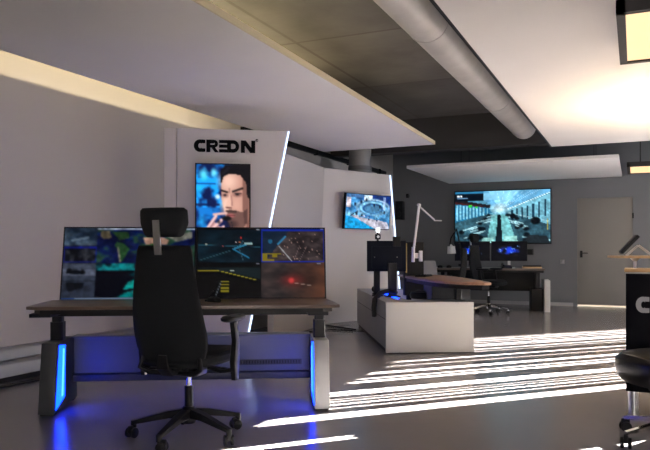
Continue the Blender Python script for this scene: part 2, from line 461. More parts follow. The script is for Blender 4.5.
# standing uplighter (added, unseen, right of the picture) that washes the right ceiling panel
ul = thing('added_uplighter', 'unseen black uplighter added to light the right ceiling panel', 'added lamp', (.85, 7.7, 0))
m = MB(); m.tube([(0,0,0),(0,0,.02),(0,0,.03)], [.16,.16,.05], 32); m.tube([(0,0,.02),(0,0,1.43)], .014, 12)
m.build('stand', BLACKM, ul)
m = MB(); m.rings([[Vector((r*math.cos(2*PI*k/28), r*math.sin(2*PI*k/28), z-.35)) for k in range(28)] for r, z in ((.03,1.76),(.16,1.84),(.17,1.86),(.155,1.86),(.14,1.84),(.05,1.80))])
m.build('bowl', BLACKM, ul)
L = bpy.data.lights.new('added_uplighter_spot', 'SPOT'); L.energy = 420; L.color = (1,.72,.36); L.spot_size = math.radians(150); L.spot_blend = 1; L.shadow_soft_size = .1
lo = bpy.data.objects.new('added_uplighter_spot', L); COL.objects.link(lo); lo.parent = ul; lo.location = (0,0,1.56); lo.rotation_euler = (PI,0,0)

# ================================================================== CREON DISPLAY WALL
def frame_at(l0, d0, l1, d1):
    p, q = at(l0,d0), at(l1,d1); v = q-p
    return p, math.atan2(v.y, v.x), v.length
P0, A0, W0 = frame_at(-1.48, 6.80, -.37, 6.97)
cw = thing('display_wall', 'tapering white display wall with the CREON lettering and a glowing edge', 'display wall', P0, A0)
HW = 2.32
m = MB(); m.prism([(0,0),(W0-.46,0),(W0,HW),(.0,HW)], 'y', 0, .12); m.bevel_all(.004,1)
m.build('front_panel', PANEL, cw)
m = MB(); m.prism([(-.125,0),(-.008,0),(-.008,HW),(-.125,HW)], 'y', .012, .12)
m.build('side_panel', PANEL, cw)
m = MB(); m.prism([(W0-.46-.009,0.0),(W0-.46+.007,0),(W0+.007,HW-.005),(W0-.009,HW-.005)], 'y', -.008, .03)
m.build('led_edge', WLED, cw, 'glowing cool white edge light')
lg = creon_logo(.61, .125, .012).build('lettering', LOGOK, cw, 'black CREON lettering')
lg.location = (.165, 0, 2.085)
m = MB(); c_ = []
band(m, arc(0,0,.014,.014,0,360,16), arc(0,0,.010,.010,0,360,16), -.006, 0)
strokes(m, [(-.004,-.007,-.004,.007),(-.004,.007,.004,.005),(.004,.005,-.002,0),(-.002,0,.005,-.007)], .003, -.006, 0)
rg = m.build('registered_mark', LOGOK, cw); rg.location = (.795, 0, 2.215)

# portrait screen
def tv(name, label, W, H, loc, rz, pic, material, tilt=0, bez=.012, depth=.045, cat='screen', parentless=True):
    t = thing(name, label, cat, loc, rz)
    t.rotation_euler = Euler((tilt,0,rz), 'XYZ')
    m = MB(); m.b2(-W/2,W/2,0,depth,-H/2,H/2,.003)
    m.b2(-W*.3,W*.3,depth,depth+.03,-H*.25,H*.25,.004)
    m.build('housing', BLACK, t)
    pic.build('picture', W-2*bez, H-2*bez, material, t, y=-.0015)
    return t

def man_picture():
    p = Pic(66, 117, (.05,.25,.55))
    def bg(u, v, o):
        n = fbm(u*6, v*10, 3)
        c = mixc((.0,.06,.26), (.08,.62,.98), (n-.36)*3.4)
        if v > .45: c = mixc(c, (.0,.12,.42), .35)
        return mixc(c, (.01,.03,.10), max(0,(u-.42)*2.2))
    p.each(bg)
    p.ell(.14,.11,.07,.05,(.35,.88,1),.9,.6); p.ell(.33,.09,.05,.04,(.5,.93,1),.8,.6); p.ell(.06,.26,.08,.05,(.12,.7,1),.8,.6)
    p.ell(.40,.34,.045,.024,(.85,.95,1),.9,.5); p.rect(.0,.41,.44,.435,(.0,.06,.26),.8); p.rect(.0,.20,.36,.215,(.0,.10,.34),.6)
    p.ell(.10,.60,.07,.05,(.15,.75,1),.6,.8)
    # shirt, neck, tie
    p.poly([(.30,1),(.38,.84),(.52,.73),(.70,.70),(1,.66),(1,1)], (.45,.78,.90)); p.poly([(.86,.72),(1,.68),(1,1),(.90,1)], (.30,.62,.80))
    p.poly([(.60,.56),(1,.45),(1,.70),(.84,.79),(.66,.72)], (.45,.30,.27))
    p.poly([(.62,.71),(.80,.79),(.72,.92)], (.72,.93,.99)); p.line((.62,.72),(.80,.80),.010,(.20,.45,.62),.8)
    p.poly([(.79,.77),(.91,.75),(.94,.80),(.94,1),(.77,1),(.83,.84)], (.02,.06,.18))
    # head: face in light from the left
    p.poly([(.465,.17),(.54,.08),(.80,.06),(1,.10),(1,.55),(.93,.65),(.80,.71),(.66,.67),(.56,.56),(.50,.44),(.465,.34)], (.72,.53,.47))
    p.ell(.60,.18,.15,.09,(.90,.74,.67),.85,.7); p.ell(.56,.42,.09,.09,(.93,.77,.70),.8,.6); p.ell(.74,.42,.10,.08,(.82,.63,.56),.7,.7)
    p.poly([(.86,.14),(1,.12),(1,.62),(.90,.62),(.86,.44)], (.42,.28,.25), .75)
    p.poly([(.455,.20),(.45,.07),(.54,.01),(.80,0),(1,.0),(1,.36),(.95,.34),(.93,.19),(.82,.11),(.62,.10),(.51,.13),(.48,.19)], (.035,.03,.045))
    p.line((.50,.10),(.60,.04),.02,(.12,.11,.15),.6)
    # brows, eyes, nose, creases
    p.line((.475,.275),(.58,.292),.012,(.07,.05,.06)); p.line((.68,.285),(.86,.250),.013,(.07,.05,.06)); p.line((.62,.25),(.62,.30),.006,(.45,.30,.28),.7)
    p.ell(.54,.325,.055,.018,(.45,.30,.29),.8,.6); p.ell(.77,.315,.075,.022,(.42,.28,.27),.8,.6)
    p.ell(.535,.322,.026,.010,(.08,.06,.08),1,.4); p.ell(.765,.312,.032,.011,(.08,.06,.08),1,.4); p.line((.72,.303),(.84,.303),.004,(.10,.06,.07),.8)
    p.poly([(.62,.30),(.66,.43),(.60,.455),(.545,.44)], (.86,.68,.61),.9); p.line((.655,.33),(.67,.43),.010,(.55,.38,.35),.7); p.line((.56,.452),(.655,.455),.008,(.30,.16,.16),.9)
    # moustache, beard, mouth
    p.poly([(.55,.485),(.62,.470),(.74,.48),(.86,.50),(.95,.46),(.96,.60),(.88,.67),(.78,.71),(.66,.67),(.58,.60)], (.20,.13,.13), .62)
    p.line((.56,.49),(.74,.495),.011,(.12,.08,.08),.75); p.ell(.645,.535,.075,.018,(.66,.36,.36),1,.4); p.line((.58,.533),(.72,.533),.004,(.25,.10,.10),.8)
    p.ell(.66,.625,.10,.035,(.14,.09,.10),.6,.6)
    # headset microphone on its wire
    p.line((.66,.60),(.72,.80),.004,(.04,.06,.12),.9); p.line((.72,.80),(.74,1),.004,(.04,.06,.12),.9)
    # hand
    p.poly([(.13,.78),(.20,.66),(.34,.60),(.46,.66),(.50,.75),(.45,.86),(.40,.97),(.22,.99),(.15,.90)], (.72,.54,.54))
    for a, b, w in (((.17,.70),(.37,.540),.021), ((.20,.735),(.47,.580),.021), ((.24,.78),(.51,.650),.020), ((.29,.83),(.50,.725),.018)):
        p.line((a[0],a[1]+.014), (b[0],b[1]+.014), w, (.46,.30,.33),.8); p.line(a, b, w*.9, (.88,.71,.70))
    p.line((.33,.525),(.56,.510),.017,(.84,.66,.63)); p.ell(.57,.565,.085,.024,(.02,.02,.03),1,.2); p.ell(.42,.60,.03,.02,(.03,.03,.05),.7,.4)
    p.poly([(.16,.97),(.42,.95),(.40,1),(.14,1)], (.70,.88,.96)); p.line((.36,.92),(.43,.78),.009,(.45,.28,.32),.6)
    return p.blur(1)
tvx = .17+.275
ps = cw.matrix_world
def on_wall(P, A, x, y, z):
    return (P.x+math.cos(A)*x-math.sin(A)*y, P.y+math.sin(A)*x+math.cos(A)*y, z)
tv('portrait_screen', 'upright screen on the white display wall showing a man with a headset microphone', .548, .975, on_wall(P0, A0, .455, -.078, 1.478), A0, man_picture(), SCRH)

# ================================================================== GREY PARTITION + SECOND DISPLAY WALL
P1, A1, W1 = frame_at(-.62, 8.2, .0, 10.1)
pn = thing('partition_panel', 'plain pale grey partition panel between the two display walls', 'partition', P1, A1)
m = MB(); m.prism([(0,0),(W1-.35,0),(W1-.02,HW),(0,HW)], 'y', 0, .08); m.bevel_all(.004,1)
m.build('board', PANEL2, pn)
P2, A2, W2 = frame_at(.0, 10.1, 1.057, 11.06)
p2 = thing('display_wall', 'smaller white display wall further back with a tilted office screen', 'display wall', P2, A2)
m = MB(); m.prism([(-.33,0),(W2+.29,0),(W2,HW),(0,HW)], 'y', 0, .12); m.bevel_all(.004,1)
m.build('front_panel', PANEL, p2)
m = MB(); m.prism([(W2+.282,0),(W2+.298,0),(W2+.008,HW-.005),(W2-.008,HW-.005)], 'y', -.012, .03)
m.build('led_edge', WLED, p2, 'glowing cool white edge light')

def control_room_picture():
    p = Pic(56, 36)
    p.each(lambda u,v,o: mixc((.03,.30,.55),(.55,.80,.92), (fbm(u*6,v*5,9)-.3)*1.8))
    p.rect(0,0,.55,.12,(.25,.42,.62)); p.poly([(.55,0),(1,0),(1,.42),(.8,.40),(.6,.25)],(.02,.16,.42))
    p.rect(.40,.04,.58,.17,(.85,.95,1)); p.rect(.02,.10,.10,.40,(.75,.70,.72))
    for rr, c in ((.38,(.70,.82,.88)),(.34,(.04,.26,.48)),(.31,(.50,.74,.86)),(.24,(.03,.22,.45)),(.20,(.25,.45,.60))):
        p.ell(.60,.46-rr*.25,rr,rr*.62,c,1,.10)
    p.poly([(0,.62),(.30,.72),(.65,.95),(.7,1),(0,1)],(.05,.55,.78)); p.poly([(.10,.60),(.42,.62),(.95,.80),(1,1),(.68,1),(.34,.76)],(.72,.68,.72),.9)
    for (u,v) in ((.24,.56),(.36,.62),(.2,.3),(.33,.22),(.52,.70),(.70,.72),(.44,.16),(.62,.30),(.75,.33),(.86,.5)):
        p.ell(u,v,.022,.05,(.03,.08,.18),1,.3)
    p.line((.12,.62),(.26,.50),.02,(.03,.06,.14)); p.line((.30,.64),(.90,.74),.022,(.12,.45,.66))
    p.rect(.82,.05,.88,.42,(.65,.72,.85),.7)
    p.grain(.45,16,4)
    return p
tv('wall_screen', 'tilted wall screen showing a round control room desk', 1.0, .545, on_wall(P2, A2, .78, -.14, 1.69), A2, control_room_picture(), SCRH, tilt=math.radians(5))

# black loudspeaker and small fittings beyond the second wall
sp = thing('wall_speaker', 'small black loudspeaker box high on the wall behind the second display wall', 'speaker', (-4.62, YB-.10, 1.95))
MB().b2(-.07,.09,-.08,.1,-.20,.20,.01).build('cabinet', BLACK, sp)
for z, q in ((-.08,.055),(.08,.03)): MB().tube([(.01,-.08,z),(.01,-.095,z)], q, 20).build('cone', RUBB, sp)
wc = thing('wall_camera', 'tiny black camera on the back wall above the loudspeaker', 'camera', (-4.44, YB, 2.26))
m = MB(); m.box((0,-.03,0),(.04,.06,.04),bev=.004); m.box((0,-.08,0),(.05,.09,.09),bev=.01)
m.build('camera_body', BLACK, wc); MB().tube([(0,-.12,0),(0,-.14,0)], .02, 14).build('lens', RUBB, wc)

# ================================================================== BIG WALL SCREEN
def office_picture():
    p = Pic(112, 64)
    def bg(u, v, o):
        c = mixc((.10,.32,.45),(.40,.66,.76), 1-abs(u-.48)*1.6)
        if v > .45: c = mixc((.08,.16,.21),(.24,.42,.48), fbm(u*14, v*14, 5))
        return c
    p.each(bg)
    # glazed ceiling and wings of windows
    p.poly([(.14,.0),(1,0),(1,.05),(.56,.34),(.45,.34)],(.36,.62,.78))
    p.poly([(.36,0),(.70,0),(.53,.32),(.47,.32)],(.50,.76,.88))
    for k in range(7):
        u = .40+k*.075; p.line((u+.05,0),(.50+(.0),.34),.004,(.75,.92,1),.7)
    p.poly([(.56,.36),(1,.08),(1,.66),(.56,.42)],(.42,.66,.74))
    for k in range(9):
        u = .60+k*.05+(k*k)*.001; top = .36-(u-.56)*.55; p.rect(u,top+.04,u+.022,top+.22+(u-.56)*.35,(.04,.16,.24),.9)
    p.line((.56,.36),(1,.06),.008,(.85,.97,1)); p.line((.56,.42),(1,.60),.006,(.80,.93,.95),.7)
    p.poly([(0,.16),(.36,.30),(.40,.42),(0,.60)],(.10,.42,.58))
    for k in range(10):
        u = .02+k*.036; p.rect(u,.26+k*.008,u+.012,.56-k*.012,(.62,.86,.93),.75)
    p.poly([(0,.15),(.38,.27),(.38,.33),(0,.24)],(.10,.06,.07),.9)
    p.poly([(0,.2),(.3,.29),(.3,.31),(0,.24)],(.30,.10,.08),.7)
    p.rect(.15,.27,.19,.32,(.2,.9,.3)); p.rect(.22,.29,.25,.33,(.2,.7,.3))
    p.ell(.48,.34,.07,.07,(.85,.97,1),.85,.7)
    # aisles
    p.poly([(.40,.46),(.56,.46),(.66,1),(.34,1)],(.40,.66,.68)); p.poly([(.462,.46),(.492,.46),(.515,1),(.435,1)],(.05,.09,.12))
    p.poly([(.30,.90),(.42,.88),(.42,1),(.28,1)],(.55,.78,.76)); p.poly([(.53,.86),(.66,.86),(.67,1),(.53,1)],(.55,.78,.76))
    rnd = random.Random(3)
    for k in range(46):
        v = .46+.5*rnd.random()**1.3; sgn = 1 if k % 2 else -1
        u = .475+sgn*(.06+(v-.40)*rnd.uniform(.22,.95))
        if rnd.random() < .55: p.ell(u,v,.018+.03*(v-.4),.02+.05*(v-.4),(.02,.05,.08),1,.3)
        else: p.line((u-.03*sgn,v),(u+.05*sgn,v+.04),.010+.012*(v-.4),(.62,.80,.84),.9)
    p.ell(.475,.50,.022,.05,(.02,.04,.07)); p.ell(.62,.49,.03,.05,(.02,.04,.07)); p.ell(.85,.58,.05,.07,(.02,.04,.06))
    p.poly([(.78,.84),(.96,.86),(1,1),(.72,1)],(.10,.13,.15))
    p.rect(0,.0,.31,.05,(.16,.45,.62)); p.rect(.0,.05,.31,.18,(.02,.06,.11))
    p.rect(.03,.085,.055,.105,(.9,.95,1)); p.rect(.06,.085,.08,.105,(.9,.95,1)); p.rect(.03,.13,.14,.14,(.4,.55,.7))
    p.rect(.31,.04,.43,.17,(.52,.78,.90),.8)
    p.rect(.965,.55,.975,.75,(.8,.7,.1),.7)
    p.grain(.3,30,4,0,.2,1,1); p.grain(.25,7,8)
    return p
# back wall y fixed; left/right edges surveyed on it
tv('big_wall_screen', 'very large wall screen on the back wall showing an open-plan office', 1.93, 1.10, (-2.46, YB-.10, 1.77), 0, office_picture(), SCRH, bez=.02)

# ================================================================== FOREGROUND CONSOLE
DA = math.radians(5.2)
DO = at((-1.893+.034)/2, (4.48+4.65)/2); DR = TH+DA
def dk(x, y): # console local -> world
    return Vector((DO.x+math.cos(DR)*x-math.sin(DR)*y, DO.y+math.sin(DR)*x+math.cos(DR)*y, 0))
dkk = thing('console_desk', 'wide operator console with dark wood top and blue-lit trapezoid feet', 'desk', DO, DR)
m = MB()
m.prism([(-.94,-.30),(-.87,-.345),(.93,-.345),(1.0,-.31),(.985,.0),(.955,.27),(-.955,.27),(-.95,.0)], 'z', .732, .752); m.bevel_all(.004)
m.build('desktop', WOOD, dkk)
m = MB(); m.prism([(-.90,-.27),(-.85,-.325),(.89,-.325),(.955,-.27),(.93,.24),(-.92,.24)], 'z', .705, .7318)
m.build('desktop_underside', BLACK, dkk)
m = MB(); m.b2(-.86,.86,.0,.09,.66,.705,.004); m.build('crossbar', BLACKM, dkk)
for s in (-1,1): MB().b2(s*.865-.065,s*.865+.065,-.28,.22,.68,.7045,.004).build('bracket', BLACKM, dkk)
for s in (-1, 1):
    xo, xi = s*.9675, s*.8625
    xa, xb = min(xo,xi), max(xo,xi)
    m = MB()
    prof = [(0,.012),(.58,.012),(.50,.47),(.075,.475)]
    m.prism(prof, 'x', xa, xb); m.bevel_all(.008)
    ft = m.build('foot', SILV if s > 0 else DSILV, dkk, 'silver grey trapezoid foot' if s > 0 else 'grey trapezoid foot darkened for shade')  # left foot: shade put into a darker copy of the paint
    y_in = xi - s*.001
    m = MB()
    A = [(.03,.035),(.235,.085),(.25,.44),(.115,.455)]
    m.prism(A, 'x', xi-s*.0005, xi-s*.004)
    m.build('light_panel', BLUE, ft, 'glowing blue inset')
    m = MB(); m.prism([(.155,.10),(.185,.105),(.215,.42),(.19,.425)], 'x', xi-s*.004, xi-s*.008)
    m.build('light_tube', BLUEC, ft, 'brighter blue tube')
    each_part('foot_glide', lambda m, y: m.b2(xa+.01,xb-.01,y,y+.07,0,.013), (.02,.49), RUBB, ft)
    xc = s*.915
    m = MB(); m.bar([(xc,.27,.45),(xc,.27,.60)],.085,.085); m.bar([(xc,.27,.58),(xc,.27,.71)],.066,.066)
    m.build('lift_column', BLACKM, dkk)
m = MB(); m.b2(-.862,.862,.47,.53,.20,.47,.006)
m.build('cable_beam', BEAMM, dkk, 'blue-grey steel beam between the feet')
m = MB(); m.b2(-.862,.862,.43,.54,.145,.195,.01)
m.build('lower_rail', DSILV, dkk)
m = MB(); m.b2(-.862,.862,.40,.56,.465,.478,.003)
m.build('top_tray', BEAMM, dkk)
# slotted vent
m = MB(); m.b2(.33,.80,.464,.4699,.245,.285); VS = m.build('vent_strip', DSILV, dkk)
m = MB()
for k in range(22): m.b2(.345+k*.0205,.355+k*.0205,.461,.466,.252,.278,.002)
m.build('slots', BLACK, VS)
m = MB(); m.b2(-.80,.85,.565,.575,.44,.455); m.build('rear_light_strip', BLUE, dkk, 'blue light strip along the top tray')
MB().b2(.10,.50,.541,.552,.15,.175).build('under_light', BLUEC, dkk, 'blue light under the beam')

def left_monitor_picture():
    p = Pic(128, 72)
    # satellite map
    def ocean(u, v, o):
        n = fbm(u*9, v*7, 21)
        c = mixc((.01,.03,.18),(.04,.16,.48), (n-.25)*1.8)
        if n > .56: c = mixc(c, (.16,.30,.22), min(1,(n-.56)*9))
        return c
    p.each(ocean, .25,0,1,.5)
    p.poly([(.27,.05),(.34,.04),(.36,.14),(.30,.16),(.27,.12)],(.40,.36,.28)); 
    p.poly([(.40,.20),(.46,.22),(.50,.30),(.47,.40),(.44,.48),(.42,.45),(.42,.32),(.38,.26)],(.16,.34,.18)); p.line((.41,.28),(.43,.48),.015,(.75,.68,.6),.8)
    p.poly([(.36,.06),(.48,.05),(.50,.14),(.42,.18)],(.14,.26,.14)); 
    p.poly([(.60,.14),(.74,.13),(.80,.17),(.78,.24),(.70,.22),(.62,.24)],(.78,.60,.52)); p.poly([(.66,.22),(.74,.24),(.70,.42),(.66,.36)],(.20,.36,.18))
    p.poly([(.78,.12),(.98,.05),(.98,.14),(.86,.20)],(.50,.50,.46)); p.poly([(.90,.32),(.98,.30),(.98,.42),(.90,.42)],(.55,.3,.2))
    p.rect(.25,.0,1,.022,(.70,.75,.85)); 
    p.rect(.25,.50,1,1,(.015,.02,.07))
    def teal(u, v, o):
        n = fbm(u*12, v*8, 33)
        return mixc(o, (.03,.58,.60), (n-.35)*5) if v < .585+.02*n else None
    p.each(teal, .25,.5,1,.6)
    p.poly([(.46,.86),(.50,.76),(.57,.70),(.60,.74),(.60,.84)],(.03,.66,.62)); p.poly([(.42,.97),(.48,.90),(.58,.86),(.62,.92),(.62,.98)],(.02,.60,.60))
    p.poly([(.5,.66),(.55,.62),(.54,.68)],(.05,.3,.35)); p.poly([(.70,.7),(.9,.62),(.94,.8),(.8,.86)],(.03,.5,.55))
    # left column of camera feeds
    p.each(lambda u,v,o: mixc((.10,.16,.24),(.34,.42,.50), (fbm(u*14,v*9,2)-.3)*2), 0,0,.25,.25); p.line((.06,.18),(.18,.14),.02,(.55,.62,.68),.6)
    p.each(lambda u,v,o: mixc((.03,.04,.07),(.24,.25,.28), (fbm(u*30,v*20,4)-.35)*2.4), 0,.25,.25,.5)
    p.each(lambda u,v,o: mixc((.30,.33,.40),(.20,.23,.30), (v-.5)*3), 0,.5,.25,1)
    p.rect(.0,.58,.25,.66,(.42,.45,.54)); p.ell(.10,.62,.07,.03,(.04,.05,.08)); p.rect(.03,.61,.17,.64,(.04,.05,.08)); p.ell(.05,.60,.02,.03,(.04,.05,.08)); p.ell(.15,.62,.018,.035,(.04,.05,.08))
    p.poly([(.03,.77),(.17,.76),(.16,.84),(.10,.86),(.06,.90),(.04,.84)],(.05,.06,.09)); p.rect(0,.735,.25,.745,(.12,.15,.2))
    for a in ((0,.27,.25,.285),(0,.475,.25,.49),(.0,.27,.008,.49),(.242,.27,.25,.49)): p.rect(*a,(.05,.10,.60))
    p.grain(.5,22,4); p.blur(1)
    p.rect(0,.975,1,1,(.45,.52,.62)); p.rect(0,.975,.1,1,(.2,.3,.5))
    return p
def right_monitor_picture():
    p = Pic(128, 72, (.01,.01,.015))
    # upper left: dark teal street view
    p.each(lambda u,v,o: mixc((.015,.07,.11),(.06,.20,.27), (fbm(u*8,v*10,8)-.3)*2), .01,.03,.49,.48)
    p.line((.01,.24),(.49,.27),.006,(.15,.40,.48)); p.line((.28,.30),(.42,.21),.012,(.20,.70,.90)); p.line((.28,.30),(.40,.42),.012,(.16,.55,.75))
    p.line((.02,.46),(.26,.32),.006,(.3,.55,.6),.7); p.line((.62*.97,.22),(.66,.40),.002,(.3,.5,.5),.5); p.line((.60*.5,.2),(.6*.5,.2),.004,(1,1,1))
    p.line((.36,.18),(.33,.25),.006,(.3,.5,.6)); p.line((.32,.26),(.36,.47),.006,(.28,.45,.52))
    p.rect(.37,.215,.43,.235,(.7,.85,.85)); p.ell(.34,.14,.006,.01,(1,.25,.2)); p.ell(.33,.20,.006,.012,(1,.6,.4)); p.ell(.07,.235,.006,.01,(.9,.9,.8)); p.ell(.20,.26,.005,.01,(.9,.4,.4))
    # upper right
    p.each(lambda u,v,o: mixc((.16,.13,.14),(.42,.36,.36), (fbm(u*12,v*12,12)-.3)*2), .5,.03,1,.49)
    p.each(lambda u,v,o: mixc(o,(.05,.16,.28),.75) if u < .52+.22*(1-v*2) else None, .5,.03,.8,.49)
    p.line((.63,.23),(.69,.12),.014,(.20,.65,.88)); p.ell(.57,.19,.018,.03,(.14,.45,.62)); p.line((.64,.26),(.74,.47),.010,(.78,.78,.80)); p.line((.76,.45),(.80,.26),.006,(.6,.5,.5),.8)
    p.line((.86,.26),(.80,.47),.005,(.7,.6,.6),.6)
    for a in ((.51,.36,.66,.38),(.51,.45,.60,.485),(.51,.38,.545,.47),(.585,.38,.625,.42)): p.rect(*a,(.62,.55,.12))
    for k in range(26): p.ell(.66+.3*hsh(k,1,1), .08+.38*hsh(k,2,2), .004,.008,(.85,.7,.65),.8)
    for a in ((.497,.02,1,.035),(.497,.475,1,.492),(.497,.02,.505,.49),(.992,.02,1,.49)): p.rect(*a,(.07,.20,.75))
    # lower left: black sea horizon
    p.poly([(.01,.60),(.16,.60),(.49,.72),(.49,.55),(.01,.56)],(.05,.09,.10)); p.line((.01,.605),(.16,.605),.006,(.65,.60,.15)); p.line((.16,.60),(.46,.735),.007,(.70,.66,.20)); 
    p.each(lambda u,v,o: mixc(o,(.10,.17,.19),.8) if v < .60+max(0,(u-.16))*.36 and v > .565 else None, .16,.56,.49,.74)
    p.rect(.26,.60,.29,.61,(.8,.85,.8)); p.rect(.27,.66,.32,.67,(.8,.85,.8))
    for v in (.75,.79,.84,.88): p.rect(.185,v,.25,v+.018,(.60,.56,.14))
    p.line((.15,.95),(.19,.76),.006,(.55,.6,.65),.8)
    # lower right: thermal view
    def th(u, v, o):
        n = fbm(u*7, v*8, 17)
        c = mixc((.13,.12,.13),(.34,.28,.27), (n-.25)*2)
        c = mixc(c, (.56,.30,.18), max(0,(u-.66)*2.2)*(.5+.6*n))
        return mixc(c, (.70,.16,.16), .6*math.exp(-(((u-.74)/.08)**2+((v-.74)/.08)**2)))
    p.each(th, .5,.51,1,.975)
    p.ell(.735,.745,.020,.035,(1,.30,.30),1,.5); p.line((.76,.78),(.90,.82),.006,(.85,.75,.7),.7)
    p.rect(.97,.005,.99,.015,(.8,.8,.85)); p.rect(.46,.02,.485,.028,(.7,.75,.8)); p.rect(.94,.505,.97,.515,(.6,.6,.65)); p.rect(.46,.505,.485,.515,(.6,.6,.65))
    return p
def desk_monitor(label, bl, br, pic, mtl, tilt=12, W=.945, H=.545, zb=.735):
    a, b = at(*bl), at(*br); v = b-a; ang = math.atan2(v.y, v.x); c = (a+b)/2
    t = thing('monitor', label, 'monitor', (c.x, c.y, zb), ang)
    t.rotation_euler = Euler((-math.radians(tilt),0,ang), 'XYZ')
    m = MB(); m.b2(-W/2,W/2,0,.03,0,H,.003); m.b2(-W*.36,W*.36,.03,.055,H*.1,H*.75,.006)
    m.build('housing', BLACK, t)
    pic.build('picture', W-.022, H-.026, mtl, t, y=-.0015, zc=H/2+.002)
    m = MB(); m.b2(-.06,.06,.055,.075,H*.38,H*.62,.003); m.bar([(0,.07,H*.5),(0,.13,H*.40),(0,.115,-.02)],.05,.03)
    m.build('mount_arm', BLACKM, t)
    return t
desk_monitor('left desk monitor with a satellite map beside small grey camera views', (-1.875,4.80), (-.935,4.88), left_monitor_picture(), SCRM)
desk_monitor('right desk monitor split into four dark camera views, one glowing orange', (-.925,4.875), (.003,4.955), right_monitor_picture(), SCRM)
# small things on the desk
q = at(-.745, 4.56); ms = thing('computer_mouse', 'small black mouse at the back of the wood desktop', 'mouse', (q.x,q.y,.752), DR+.8)
m = MB(); m.rings([super_ring(0,0,z,a,b,20,2.4) for z,a,b in ((0,.030,.055),(.012,.033,.058),(.026,.028,.048),(.034,.014,.025))]); m.build('shell', BLACK, ms)
m = MB(); m.tube([(-.003,.03,.031),(.003,.03,.031)], .008, 12); m.build('scroll_wheel', RUBB, ms)
q = at(-.79, 4.62); nt_ = thing('desk_microphone', 'short black gooseneck stub beside the mouse on the desktop', 'microphone', (q.x,q.y,.752), DR)
m = MB(); m.box((0,0,.006),(.05,.05,.012),bev=.003); m.build('base', BLACK, nt_)
m = MB(); m.tube([(0,0,.012),(.004,0,.04),(.02,0,.06)], .004, 8); m.tube([(.018,0,.058),(.032,0,.07)], .007, 10); m.build('stem', BLACK, nt_)

